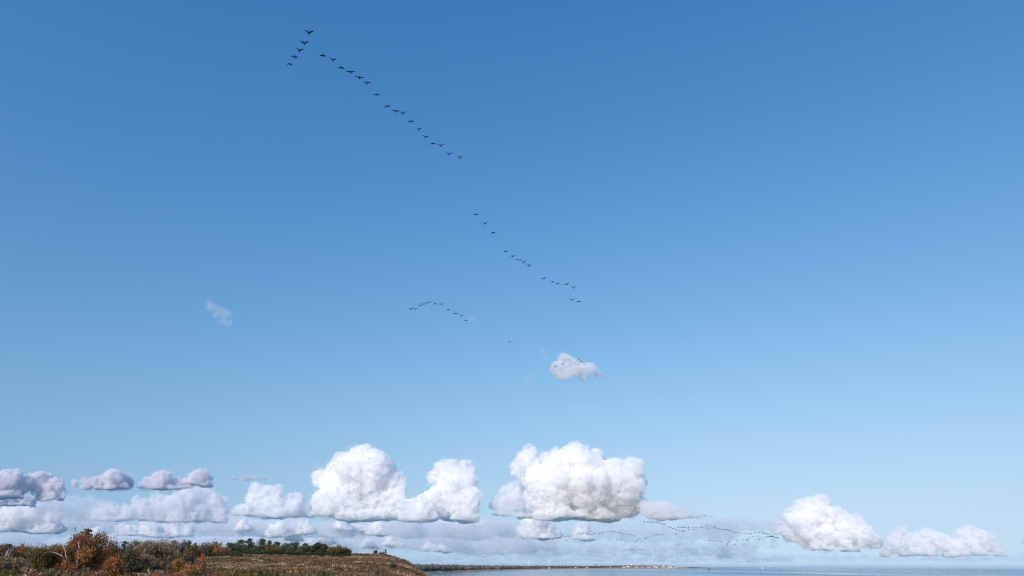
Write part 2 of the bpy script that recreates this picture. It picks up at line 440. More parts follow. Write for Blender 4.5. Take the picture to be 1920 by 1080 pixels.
for i in range(260):
    px = rnd.uniform(1165, 1262); dd = rnd.uniform(160, 900); p = far_pt(px, dd)
    crown_blob(p, rnd.uniform(6, 11), rnd.uniform(8, 17), rnd.choice(WOODC[1:]))
me = mesh_np('far_wood', np.vstack(V), np.vstack(Fc)); set_col(me, np.vstack(C))
tag(link('far_woodland', me, attr_mat('far_foliage', .95, bscale=.2)), 'long dark leafless wood behind the far shingle beach', 'woodland', kind='stuff')

# town houses
WALL = {'cream': (.74, .62, .45), 'white': (.82, .80, .76), 'brick': (.36, .16, .10), 'pink': (.62, .42, .34)}
ROOF = {'red': (.33, .12, .07), 'slate': (.10, .09, .10), 'brown': (.20, .11, .08)}
MW = {k: flat_mat('wall_' + k, c, .85) for k, c in WALL.items()}; MR = {k: flat_mat('roof_' + k, c, .8) for k, c in ROOF.items()}
HOUSE = {}
def house_mesh(wk, rk, L, W, H, R):
    key = (wk, rk, L, W, H, R)
    if key in HOUSE: return HOUSE[key]
    a, b = L / 2, W / 2; e = .4
    v = [(-a, -b, -3), (a, -b, -3), (a, b, -3), (-a, b, -3), (-a, -b, H), (a, -b, H), (a, b, H), (-a, b, H), (-a, 0, H + R * .96), (a, 0, H + R * .96)]
    fs = [(0, 1, 5, 4), (2, 3, 7, 6), (1, 2, 6, 9, 5), (3, 0, 4, 8, 7)]
    k = len(v)
    v += [(-a - e, -b - e, H - .1), (a + e, -b - e, H - .1), (a + e, 0, H + R), (-a - e, 0, H + R), (-a - e, b + e, H - .1), (a + e, b + e, H - .1)]
    v += [(x, y, z + .25) for x, y, z in v[k:k + 6]]
    rf = [(k, k + 1, k + 2, k + 3), (k + 3, k + 2, k + 5, k + 4), (k + 9, k + 8, k + 7, k + 6), (k + 10, k + 11, k + 8, k + 9), (k, k + 6, k + 7, k + 1), (k + 4, k + 5, k + 11, k + 10)]
    q = len(v); c0 = a * .6                                    # chimney stack
    v += [(c0 - .5, -.4, H + R - .6), (c0 + .5, -.4, H + R - .6), (c0 + .5, .4, H + R - .6), (c0 - .5, .4, H + R - .6),
          (c0 - .5, -.4, H + R + 1.3), (c0 + .5, -.4, H + R + 1.3), (c0 + .5, .4, H + R + 1.3), (c0 - .5, .4, H + R + 1.3)]
    cf = [(q, q + 1, q + 5, q + 4), (q + 1, q + 2, q + 6, q + 5), (q + 2, q + 3, q + 7, q + 6), (q + 3, q, q + 4, q + 7), (q + 4, q + 5, q + 6, q + 7)]
    wq = len(v); wf = []                                       # windows, set just proud of the front wall
    for i in range(3):
        for zf in (.18, .62):
            x0 = -a + L * (.14 + .28 * i); w2 = L * .13; z0 = H * zf; z1 = z0 + H * .24
            v += [(x0, -b - .02, z0), (x0 + w2, -b - .02, z0), (x0 + w2, -b - .02, z1), (x0, -b - .02, z1)]
            wf.append(tuple(range(len(v) - 4, len(v))))
    me = bpy.data.meshes.new('house'); me.from_pydata(v, [], fs + rf + cf + wf)
    me.materials.append(MW[wk]); me.materials.append(MR[rk]); me.materials.append(M_WIN)
    for i, pl in enumerate(me.polygons): pl.material_index = 0 if i < len(fs) else 1 if i < len(fs) + len(rf) + len(cf) else 2
    me.update(); HOUSE[key] = me
    return me
M_WIN = flat_mat('window_glass', (.05, .06, .07), .2)
STY = [('cream', 'red'), ('white', 'slate'), ('brick', 'brown'), ('pink', 'red'), ('cream', 'brown'), ('white', 'red')]
WORDS = {'cream': 'cream rendered', 'white': 'white painted', 'brick': 'red brick', 'pink': 'pale pink'}
RW = {'red': 'red tiled roof', 'slate': 'dark slate roof', 'brown': 'brown roof'}
def house(px, dd, st, big=1.0, place='in the far seaside town'):
    wk, rk = st
    p = far_pt(px, dd)
    me = house_mesh(wk, rk, round(rnd.choice((11, 15, 20)) * big), 9, 6.2 if big < 1.3 else 9.5, 3.6)
    o = link('house', me); o.location = p
    o.rotation_euler.z = math.atan2(p.x, p.y) * -1 + rnd.uniform(-.5, .5)
    tag(o, '%s house with %s %s' % (WORDS[wk], RW[rk], place), 'house', '%s houses with %s %s' % (WORDS[wk], RW[rk], place))
for i in range(52):
    px = 1163 + 98 * (i + rnd.uniform(-.4, .4)) / 52
    house(px, rnd.choice((60, 110, 190, 300, 450)) + rnd.uniform(-20, 20), rnd.choice(STY), rnd.choice((1, 1, 1.5)))
for i in range(14):
    house(1005 + 150 * (i + rnd.uniform(-.4, .4)) / 14, rnd.uniform(120, 500), rnd.choice(STY), 1.0, 'in the village among trees beside the marsh')
for i in range(9):
    house(1266 + i * 2.9, 28 + rnd.uniform(-4, 6), rnd.choice([('pink', 'red'), ('white', 'red'), ('cream', 'red')]), .8, 'on the low point beyond the white huts')

# white beach huts under the town cliff
hv = house_mesh('white', 'slate', 6, 5, 3.4, 2.0)
for i in range(11):
    p = far_pt(1249 + i * 1.35, 22); o = link('beach_hut', hv); o.location = p; o.rotation_euler.z = -math.atan2(p.x, p.y) + 1.57
    tag(o, 'white beach hut in the row below the lighthouse', 'beach hut', 'white beach huts below the lighthouse')

def lathe(rings, seg=16):
    v, f = [], []
    for z, r in rings:
        for k in range(seg): v.append((math.cos(2 * math.pi * k / seg) * r, math.sin(2 * math.pi * k / seg) * r, z))
    for i in range(len(rings) - 1):
        for k in range(seg): f.append((i * seg + k, i * seg + (k + 1) % seg, (i + 1) * seg + (k + 1) % seg, (i + 1) * seg + k))
    return np.array(v), np.array(f)
def boxm(x0, x1, y0, y1, z0, z1):
    v = np.array([(x, y, z) for z in (z0, z1) for x, y in ((x0, y0), (x1, y0), (x1, y1), (x0, y1))])
    f = np.array([(0, 3, 2, 1), (4, 5, 6, 7), (0, 1, 5, 4), (1, 2, 6, 5), (2, 3, 7, 6), (3, 0, 4, 7)]); return v, f
def pile(parts):
    V, Fc, n = [], [], 0
    for v, f in parts: V.append(v); Fc.append(f + n); n += len(v)
    return np.vstack(V), np.vstack(Fc)

M_WHITE = flat_mat('white_paint', (.86, .86, .84), .5); M_DARK = flat_mat('dark_metal', (.05, .05, .055), .5)
M_GLASS = flat_mat('lantern_glass', (.25, .28, .30), .1)
r = bpy.data.objects.new('lighthouse', None); COL.objects.link(r); r.location = far_pt(1244, 130)
tag(r, 'tall white lighthouse rising above the far town roofs', 'lighthouse')
link('tower', mesh_np('tower', *lathe([(-4, 4.3), (0, 4.2), (12, 3.6), (24, 3.1), (24.4, 3.9), (25.2, 3.9), (25.3, .1)])), M_WHITE, r)
link('lantern', mesh_np('lantern', *lathe([(25.25, 2.0), (29, 2.0), (29.05, .1)], 10)), M_GLASS, r)
link('dome', mesh_np('dome', *lathe([(29.0, 2.4), (30.2, 2.0), (31.4, 1.0), (32.2, .1)], 10)), M_WHITE, r)

M_FLINT = flat_mat('church_flint', (.30, .24, .19), .9); M_BRICKT = flat_mat('tower_brick', (.44, .32, .26), .9)
def tower(px, dd, w, h, mat, name, label, cat, spire=0, hall=True):
    r = bpy.data.objects.new(name, None); COL.objects.link(r); r.location = far_pt(px, dd); r.rotation_euler.z = .3
    tag(r, label, cat)
    a = w / 2; parts = [boxm(-a, a, -a, a, -4, h)]
    for sx_, sy_ in ((-1, -1), (1, -1), (1, 1), (-1, 1)):
        parts.append(boxm(sx_ * a - .9 * (sx_ > 0) - .1 * (sx_ < 0), sx_ * a + .9 * (sx_ < 0) + .1 * (sx_ > 0), sy_ * a - .9 * (sy_ > 0) - .1 * (sy_ < 0), sy_ * a + .9 * (sy_ < 0) + .1 * (sy_ > 0), h - .01, h + 2.2))
    link('tower', mesh_np('tower', *pile(parts)), mat, r)
    if hall:
        v = np.array([(a + .01, -a, -4), (a + 24, -a, -4), (a + 24, a, -4), (a + .01, a, -4), (a + .01, -a, h * .36), (a + 24, -a, h * .36), (a + 24, a, h * .36), (a + .01, a, h * .36)])
        link('nave', mesh_np('nave', v, boxm(0, 1, 0, 1, 0, 1)[1]), mat, r)
        rv = [(a + .02, -a - .4, h * .36 - .1), (a + 24.4, -a - .4, h * .36 - .1), (a + 24.4, 0, h * .52), (a + .02, 0, h * .52), (a + .02, a + .4, h * .36 - .1), (a + 24.4, a + .4, h * .36 - .1)]
        me = bpy.data.meshes.new('roof'); me.from_pydata(rv, [], [(0, 1, 2, 3), (3, 2, 5, 4), (1, 5, 2), (0, 3, 4), (0, 4, 5, 1)]); link('roof', me, MR['slate'], r)
    if spire: link('spire', mesh_np('spire', *lathe([(h, a * .9), (h + spire, .15)], 8)), MR['slate'], r)
tower(943, 700, 9, 22, M_BRICKT, 'water_tower', 'square pale brick tower standing up behind the far wood', 'tower', hall=False)
tower(1117, 500, 9, 30, M_FLINT, 'church', 'flint church tower rising from the village trees', 'church')
tower(1203, 350, 8, 31, M_FLINT, 'church', 'flint church tower among the far town roofs with small spire', 'church', spire=6)
def gasometer(px, dd):
    r = link('water_tank', mesh_np('water_tank', *lathe([(-3, 3), (16, 3), (18, 8), (24, 8), (26, 5), (26.5, .1)], 14)), M_WHITE); r.location = far_pt(px, dd)
    tag(r, 'white drum shaped water tower behind cream town houses', 'water tower')
gasometer(1184, 600)

# low wooden pier running out to sea from the point
M_WOOD = flat_mat('weathered_timber', (.16, .09, .075), .9)
r = bpy.data.objects.new('pier', None); COL.objects.link(r)
A = far_pt(1262, -20); A.z = 0; B = at_dist(1304, 1060, 8750); B.z = 0
r.location = A; r.rotation_euler.z = math.atan2(B.y - A.y, B.x - A.x); Lp = (B - A).length
tag(r, 'long low dark timber pier running out from the town beach', 'pier')
link('deck', mesh_np('deck', *boxm(0, Lp, -4, 4, 4.5, 5.4)), M_WOOD, r)
link('pavilion', mesh_np('pavilion', *pile([boxm(Lp * .06, Lp * .06 + 40, -6, 6, 5.41, 10), boxm(Lp * .06 + 8, Lp * .06 + 32, -4, 4, 10.01, 12.5)])), M_WHITE, r)
pm = mesh_np('piles', *boxm(-.6, .6, -.6, .6, -3, 4.49))
for i in range(26):
    o = link('pile', pm, M_WOOD, r); o.location = (6 + i * (Lp - 12) / 25, 3 * (-1) ** i, 0)

# wind turbines
def turbine(px, hub_py, D, rot, label):
    hub = at_dist(px, hub_py, D); r = bpy.data.objects.new('wind_turbine', None); COL.objects.link(r)
    gz = 9.0; r.location = (hub.x, hub.y, gz); r.rotation_euler.z = -math.atan2(hub.x, hub.y); tag(r, label, 'wind turbine', 'white wind turbines inland')
    H = hub.z - gz
    link('tower', mesh_np('tower', *lathe([(-3, 3.4), (H * .5, 2.6), (H - 1.5, 1.8), (H - 1.4, .1)], 12)), M_WHITE, r)
    v, f = boxm(-2, 2, -4, 7, H - 2, H + 2); link('nacelle', mesh_np('nacelle', v, f), M_WHITE, r)
    v, f = lathe([(0, 2.2), (2, 1.8), (3.4, .1)], 10); v = v[:, [0, 2, 1]] * np.array([1, -1, 1]) + np.array([0, -4, H]); link('hub', mesh_np('hub', v, f), M_WHITE, r)
    bl = []
    for z, wd in ((0, 1.6), (5, 3.6), (16, 2.8), (30, 1.8), (41, .5)): bl += [(-wd * .4, -.5, z), (wd * .6, -.1, z), (wd * .6, .1, z), (-wd * .4, .5, z)]
    bf = [(i * 4 + k, i * 4 + (k + 1) % 4, i * 4 + 4 + (k + 1) % 4, i * 4 + 4 + k) for i in range(4) for k in range(4)]
    bm_ = mesh_np('blade', np.array(bl), np.array(bf))
    for k in range(3):
        o = link('blade', bm_, M_WHITE, r); o.location = (0, -5.6, H); o.rotation_euler.y = rot + k * 2.094
turbine(990.7, 1054.6, 12500, .55, 'white wind turbine with one blade pointing up to the side')
turbine(1030.4, 1054.2, 12500, .12, 'white wind turbine with one blade nearly straight up')

# sailing boat on the horizon
r = bpy.data.objects.new('sailing_boat', None); COL.objects.link(r); sp_ = at_dist(1429, 1063, 9000); r.location = (sp_.x, sp_.y, 0); r.scale = (.75, .75, .75)
tag(r, 'white sailing boat alone on the open sea horizon', 'boat')
hv_ = []
for x, w_, zb in ((-11, 1.6, 1.9), (-6, 2.6, 1.6), (2, 2.7, 1.6), (8, 1.5, 2.0), (12, .1, 2.6)): hv_ += [(x, -w_, zb), (x, -w_ * .5, -.8), (x, w_ * .5, -.8), (x, w_, zb)]
hf = [(i * 4 + k, i * 4 + (k + 1) % 4, i * 4 + 4 + (k + 1) % 4, i * 4 + 4 + k) for i in range(4) for k in range(4)] + [(0, 1, 2, 3), (16, 17, 18, 19)]
link('hull', mesh_np('hull', np.array(hv_), np.array(hf)), M_WHITE, r)
link('mast', mesh_np('mast', *lathe([(1.5, .25), (33, .12), (33.05, .02)], 8)), M_DARK, r)
def sail(name, pts):
    v = [(x, y, z) for x, y, z in pts] + [(x, y + .12, z) for x, y, z in pts]; k = len(pts)
    me = bpy.data.meshes.new(name); me.from_pydata(v, [], [tuple(range(k)), tuple(range(2 * k - 1, k - 1, -1))] + [(i, (i + 1) % k, k + (i + 1) % k, k + i) for i in range(k)]); link(name, me, M_WHITE, r)
sail('mainsail', [(-.4, 0, 3.4), (-10, 1.2, 3.6), (-7, 1.3, 13), (-3.2, .7, 24), (-.4, 0, 32)])
sail('jib', [(.6, 0, 29), (11.5, 0, 3.2), (6, 1.0, 3.2), (2.2, .9, 6)])


# ------------------------------------------------------------------ trees and bushes
M_LEAF = attr_mat('leaves', .8, .28, bscale=2.0); M_BARK = {}
for k, c_ in {'white': (.50, .43, .36), 'grey': (.24, .19, .155), 'dark': (.075, .055, .045), 'red': (.20, .10, .06)}.items():
    M_BARK[k] = flat_mat('bark_' + k, c_, .9, .35, 6)
vr = np.random.default_rng(17); vrr = random.Random(17)

def tube(path, radii, seg=6):
    v, f = [], []
    P = [Vector(p_) for p_ in path]
    for i, p_ in enumerate(P):
        d = (P[min(i + 1, len(P) - 1)] - P[max(i - 1, 0)]).normalized()
        a = d.orthogonal().normalized(); b = d.cross(a)
        for k in range(seg):
            t_ = 2 * math.pi * k / seg; v.append(p_ + (a * math.cos(t_) + b * math.sin(t_)) * radii[i])
    for i in range(len(P) - 1):
        for k in range(seg): f.append((i * seg + k, i * seg + (k + 1) % seg, (i + 1) * seg + (k + 1) % seg, (i + 1) * seg + k))
    return np.array([q[:] for q in v]), np.array(f)

def bend(a, b, n=5, amp=.12):
    a, b = Vector(a), Vector(b); L = (b - a).length; out = []
    o1 = Vector((vrr.uniform(-1, 1), vrr.uniform(-1, 1), vrr.uniform(-.3, .6))) * L * amp
    for i in range(n):
        t_ = i / (n - 1); out.append(a.lerp(b, t_) + o1 * math.sin(math.pi * t_) + Vector((vrr.uniform(-1, 1), vrr.uniform(-1, 1), 0)) * L * amp * .25 * (0 < i < n - 1))
    return out

def leaves(P, size, col, elong=1.0, up=None):
    """one small leaf-spray face at every point of P"""
    N = len(P); a = vr.normal(size=(N, 3))
    if up is not None: a = a * .45 + up
    a /= np.linalg.norm(a, axis=1)[:, None]; b = np.cross(a, vr.normal(size=(N, 3))); b /= np.linalg.norm(b, axis=1)[:, None]
    sz = np.asarray(size) * vr.uniform(.6, 1.4, N); A = a * (sz * elong)[:, None] * .5; B = b * (sz / (elong if elong > 1 else 1))[:, None] * .5
    v = np.stack([P - A, P + B, P + A * 1.0, P - B], 1).reshape(-1, 3)
    return v, np.arange(N * 4).reshape(-1, 4), np.repeat(col, 4, 0)

PAL = {'rust': [(.165, .072, .030), (.205, .095, .037), (.13, .054, .026)], 'orange': [(.26, .115, .038), (.22, .09, .034)], 'gold': [(.24, .125, .045), (.20, .10, .038), (.25, .115, .04)],
       'olive': [(.125, .095, .037), (.165, .11, .045), (.10, .082, .03)], 'greybrown': [(.17, .118, .072), (.21, .145, .09), (.135, .095, .055)],
       'pine': [(.056, .074, .036), (.075, .092, .044), (.046, .06, .032)], 'dark': [(.036, .036, .018), (.05, .046, .022)], 'green': [(.075, .082, .020), (.10, .10, .030), (.085, .07, .03)],
       'purple': [(.085, .05, .042), (.06, .042, .035)], 'brownoak': [(.19, .105, .045), (.15, .09, .04), (.13, .095, .04)], 'bare': [(.16, .12, .095), (.12, .09, .08)], 'redbrown': [(.20, .085, .055), (.16, .07, .05)]}

def tree(name, px, top, wpx, D, pal, form, label, cat='tree', bark='grey', n=2600, leaf=None, group=None, trunk=True, sink=0.0, lean=0.0, base_py=None):
    g = at_dist(px, 1058, D); x0, y0 = g.x, g.y; zb = hz(x0, y0) - sink
    zt = at_dist(px, top, D).z; H = max(zt - zb, .8); W = wpx * D / 1340.0
    leaf = leaf or D * .00115
    r = bpy.data.objects.new(name, None); COL.objects.link(r); r.location = (x0, y0, zb); tag(r, label, cat, group)
    pal_ = [np.array(c) * 1.65 for c in PAL[pal]]
    cl = []                                                     # clumps: centre, radius
    if form == 'round':
        k = 26; z0, rz = .58 * H, .42 * H
        while len(cl) < k:
            q = vr.normal(size=3); q /= np.linalg.norm(q); rad = vr.uniform(.25, .82)
            cl.append((np.array([q[0] * W * .5 * rad + lean * H * .2, q[1] * W * .45 * rad, z0 + q[2] * rz * rad]), vr.uniform(.13, .22) * min(W, H * 1.3)))
    elif form == 'bush':
        k = 24
        while len(cl) < k:
            q = vr.normal(size=3); q /= np.linalg.norm(q); q[2] = abs(q[2]); rad = vr.uniform(.2, .85)
            cl.append((np.array([q[0] * W * .5 * rad, q[1] * W * .45 * rad, .06 * H + q[2] * .84 * H * rad]), vr.uniform(.14, .22) * min(W, H * 1.6)))
    elif form == 'pine':
        tiers = 8
        for i in range(tiers):
            t_ = i / (tiers - 1); rad = W * .5 * (1 - t_) ** .65 * vr.uniform(.75, 1.1) + W * .07
            for j in range(max(4, int(9 * (1 - t_)) + 1)):
                a = vr.uniform(0, 2 * np.pi); rq = rad * vr.uniform(.3, 1)
                cl.append((np.array([np.cos(a) * rq, np.sin(a) * rq, H * (.08 + .86 * t_) + vr.uniform(-.03, .03) * H]), W * vr.uniform(.12, .18)))
    elif form == 'scotspine':                                   # flat-topped, irregular
        for i in range(44):
            a = vr.uniform(0, 2 * np.pi); t_ = vr.uniform(0, 1); rq = W * .5 * vr.uniform(.1, 1) * (1 - .55 * t_ ** 2)
            cl.append((np.array([np.cos(a) * rq, np.sin(a) * rq, H * (.06 + .86 * t_)]), W * vr.uniform(.13, .2)))
    elif form == 'umbrella':
        for i in range(12):
            a = vr.uniform(0, 2 * np.pi); rq = W * .5 * vr.uniform(0, 1)
            cl.append((np.array([np.cos(a) * rq, np.sin(a) * rq, H * vr.uniform(.8, .95)]), W * vr.uniform(.14, .22)))
    parts = []; tr_r = max(.035 * H, .05) * (.8 if H < 6 else 1)
    if form in ('twigs', 'willow'):
        # many thin upright shoots from a few stems
        ns = 9 if form == 'willow' else 6
        P, ups = [], []
        for i in range(ns):
            a = vr.uniform(0, 2 * np.pi); b0 = Vector((np.cos(a) * W * .08 * i / ns * 2, np.sin(a) * W * .06, 0))
            e = Vector((np.cos(a) * W * vr.uniform(.1, .42) + lean * H * .15, np.sin(a) * W * .3, H * vr.uniform(.55, .8)))
            bp_ = bend(b0, e, 6, .08); parts.append(tube(bp_, [tr_r * (1 - .8 * k / 5) * .8 for k in range(6)], 5))
            for k in range(2, 6):
                for j in range(n // (ns * 4)):
                    c0 = np.array(bp_[k][:]); d = np.array([vr.normal() * .42 + lean * .25, vr.normal() * .42, vr.uniform(.35, 1.0)]); d /= np.linalg.norm(d)
                    L = vr.uniform(0, 1) ** .8 * H * .42; P.append(c0 + d * L + vr.normal(size=3) * W * .03); ups.append(d)
        P = np.array(P); zmx = np.percentile(P[:, 2], 99.5); P[:, 2] = P[:, 2] * H / zmx; rho_ = np.hypot(P[:, 0], P[:, 1]) / (W * .62); P = P[(P[:, 2] > .1) & (rho_ + (P[:, 2] / H) ** 3 * .55 < 1.1)]; ups = np.array(ups)[:len(P)]; cix = vr.integers(0, len(pal_), len(P))
        col = np.array(pal_)[cix] * vr.uniform(.7, 1.35, (len(P), 1))
        v, f, c = leaves(P, leaf * 1.5, col, 2.6, np.array(ups))
    else:
        per = max(8, n // len(cl)); P, col = [], []
        for c0, rc in cl:
            q = vr.normal(size=(per, 3)); q /= np.linalg.norm(q, axis=1)[:, None]
            q *= (vr.uniform(.35, 1.12, per) * rc)[:, None]
            if form in ('pine', 'scotspine', 'umbrella'): q[:, 2] *= .55
            P.append(c0 + q); base = pal_[vr.integers(0, len(pal_))] * vr.uniform(.78, 1.3)
            if vr.uniform() < .12 and form in ('round', 'bush') and pal not in ('dark', 'green'): base = np.array(PAL[vrr.choice(('greybrown', 'brownoak', 'olive'))][0]) * vr.uniform(1.1, 1.6)
            col.append(base[None] * vr.uniform(.7, 1.35, (per, 1)))
        P = np.vstack(P); P[:, 2] *= H / np.percentile(P[:, 2], 99.7); P[:, 2] = np.maximum(P[:, 2], .05); col = np.vstack(col)
        v, f, c = leaves(P, leaf, col)
        if form in ('round', 'bush') and pal != 'green':        # bare twigs sticking out of the outline
            kt = max(8, n // 70); oc = [cl[i_] for i_ in vr.integers(0, len(cl), kt)]
            P2 = np.array([c_[0] for c_ in oc]); mid = np.array([0, 0, H * .35]); d2 = P2 - mid; d2 /= np.linalg.norm(d2, axis=1)[:, None] + 1e-6
            d2[:, 2] = np.abs(d2[:, 2]) + .25; d2 += vr.normal(size=d2.shape) * .35; P2 = P2 + d2 * (np.array([c_[1] for c_ in oc]) * vr.uniform(.7, 1.25, kt))[:, None]
            v2, f2, c2 = leaves(P2, leaf * 1.25, np.array(PAL['bare'])[vr.integers(0, 2, kt)] * vr.uniform(.8, 1.5, (kt, 1)), 2.6, d2)
            f2 = f2 + len(v); v = np.vstack([v, v2]); f = np.vstack([f, f2]); c = np.vstack([c, c2])
        tr = bend((0, 0, -.3), (lean * H * .15, 0, H * (.9 if form in ('pine', 'umbrella', 'scotspine') else .62)), 6, .05)
        if trunk:
            parts.append(tube(tr, [tr_r * (1 - .75 * k / 5) for k in range(6)], 7))
            lim = sorted(cl, key=lambda c_: -np.hypot(c_[0][0], c_[0][1]))[:9]
            for c0, rc in lim:
                st_p = tr[min(5, max(1, int(c0[2] / H * 5 * .7)))]
                parts.append(tube(bend(st_p, c0, 5, .14), [tr_r * .5 * (1 - .8 * k / 4) for k in range(5)], 5))
    me = mesh_np('crown', v, f); set_col(me, c); link('crown', me, M_LEAF, r)
    if parts:
        v, f = pile(parts); link('trunk', mesh_np('trunk', v, f), M_BARK[bark], r)
    return r, H, W

# the big birch and its neighbours at the front of the heath
b1, H1, W1 = tree('birch_tree', 160, 1000, 108, 150, 'rust', 'round', 'big rust leaved birch with pale twisting limbs, tallest tree on the heath', bark='white', n=21000, leaf=.19)
parts = []
for a, b_, r_ in (((.5, -1.2, .2), (2.6, -3.2, 1.5), .11), ((0, -1.2, .1), (-1.4, -3.4, 2.9), .12), ((-1.4, -3.4, 2.9), (-3.3, -3.9, 3.6), .08), ((.2, -1.2, .1), (1.1, -3.3, 4.2), .13),
                  ((0, -1, .2), (-.6, -3.4, 2.6), .10), ((1.1, -3.3, 4.2), (.5, -3.0, 5.4), .07), ((-.6, -3.4, 2.6), (-2.0, -3.3, 5.2), .08)):
    a, b_ = [(q[0], q[1] * 1.45, q[2]) for q in (a, b_)]
    v, f = tube(bend(a, b_, 6, .12), [r_ * .8 * (1 - .5 * k / 5) for k in range(6)], 6)
    link('limb', mesh_np('limb', v, f), M_BARK['white'], b1)
tree('pine_tree', 150, 991, 16, 157, 'olive', 'umbrella', 'dark ragged tree top poking out above the rust birch', bark='dark', n=900, leaf=.2)
tree('birch_tree', 203, 1018, 44, 156, 'orange', 'round', 'orange leaved small birch against the side of the big birch', bark='white', n=5000, leaf=.2)
tree('sallow_bush', 82, 1022, 74, 150, 'olive', 'twigs', 'olive grey twiggy sallow bush beside the big birch', 'bush', n=9000, leaf=.17)
tree('sallow_bush', 102, 1021, 22, 156, 'greybrown', 'twigs', 'thin grey sallow wedged between olive bush and big birch', 'bush', n=1600, leaf=.17)
tree('birch_bush', 216, 1038, 42, 128, 'rust', 'bush', 'low dome shaped rust birch with pale leaning stem', 'bush', bark='white', n=6500, leaf=.17)
tree('holly_bush', 246, 1034, 40, 140, 'dark', 'bush', 'nearly black evergreen holly behind the dome shaped birch', 'bush', bark='dark', n=4500, leaf=.2)
tree('willow_tree', 300, 1017, 96, 160, 'greybrown', 'willow', 'wide grey brown willow with upright pale shoots', bark='white', n=15000, leaf=.18)
tree('willow_tree', 262, 1040, 40, 150, 'greybrown', 'willow', 'short grey willow scrub beside the black holly', bark='grey', n=4500, leaf=.17)
tree('blackthorn_bush', 353, 1031, 34, 172, 'purple', 'bush', 'dark purple brown blackthorn bush behind the golden bush', 'bush', bark='dark', n=3200, leaf=.2)
tree('oak_bush', 338, 1047, 24, 131, 'gold', 'bush', 'golden leaved round oak scrub above the heath edge', 'bush', bark='grey', n=3200, leaf=.16)
tree('oak_bush', 358, 1055, 32, 129, 'gold', 'bush', 'lower ochre oak scrub touching the golden bush', 'bush', bark='grey', n=3200, leaf=.16)
tree('birch_bush', 375, 1039, 24, 160, 'orange', 'bush', 'small orange birch bush at the end of the thicket', 'bush', bark='grey', n=2200, leaf=.18)
tree('birch_bush', 381, 1050, 16, 145, 'redbrown', 'bush', 'red brown bush in front of the heather by the path', 'bush', bark='grey', n=1500, leaf=.18)
tree('scrub_bush', 18, 1046, 56, 142, 'greybrown', 'twigs', 'tangled grey brown scrub with pale leaning stems under the sandy strip', 'bush', bark='white', n=6500, leaf=.16)
tree('scrub_bush', -18, 1040, 50, 145, 'greybrown', 'twigs', 'pale grey scrub past the tangled scrub with leaning stems', 'bush', bark='white', n=3500, leaf=.17)
tree('blackthorn_bush', 128, 1048, 44, 148, 'rust', 'bush', 'rust brown undergrowth bush beneath the big birch', 'bush', bark='dark', n=4000, leaf=.18)
tree('blackthorn_bush', 286, 1050, 90, 155, 'purple', 'bush', 'dark thorn thicket at the foot of the wide willow', 'bush', bark='dark', n=5000, leaf=.19)
tree('blackthorn_bush', 178, 1046, 50, 150, 'redbrown', 'bush', 'shadowy red brown thorn bush under the orange birch', 'bush', bark='dark', n=4000, leaf=.18)
tree('bare_sapling', 61, 1017, 10, 230, 'bare', 'twigs', 'thin bare sapling standing out against the sky beside the olive bush', bark='grey', n=60, leaf=.22)
tree('bare_sapling', 12, 1015, 16, 180, 'bare', 'twigs', 'bare pale sapling with forked stem near the sandy strip', bark='white', n=80, leaf=.2)
# gorse and bracken in the foreground
for (px, top, wd, D, lab) in ((22, 1067, 44, 125, 'bright green gorse under the tangled grey scrub'), (-6, 1071, 26, 122, 'dark green gorse touching the bright green gorse'), (98, 1066, 36, 126, 'green gorse clump below the olive bush'),
        (716, 1067, 28, 200, 'bright green gorse near the cliff slope'), (404, 1063, 50, 180, 'green gorse mat by the heath path'), (625, 1074, 40, 150, 'flat green gorse at the foot of the heath'),
        (462, 1072, 22, 150, 'rounded green gorse among heather'), (385, 1073, 34, 135, 'olive green gorse beside the golden bush'), (735, 1058, 16, 240, 'small dark gorse on the cliff slope'), (540, 1077, 34, 140, 'low green gorse between heather patches')):
    tree('gorse_bush', px, top, wd, D, 'dark' if 'dark' in lab else 'green', 'bush', lab, 'bush', trunk=False, n=1500, leaf=D * .0011)
for (px, top, wd, D, lab) in ((66, 1070, 40, 124, 'russet bracken patch between two gorse clumps'), (150, 1072, 60, 127, 'russet bracken below the big birch'), (305, 1072, 50, 124, 'russet bracken beside the bench'), (190, 1075, 40, 120, 'brown bracken below the dome shaped birch'), (415, 1072, 40, 128, 'brown bracken tuft beside olive gorse'), (335, 1075, 40, 122, 'rusty bracken below the golden bush')):
    tree('bracken_patch', px, top, wd, D, 'redbrown', 'bush', lab, 'bracken', trunk=False, n=1600, leaf=.14)

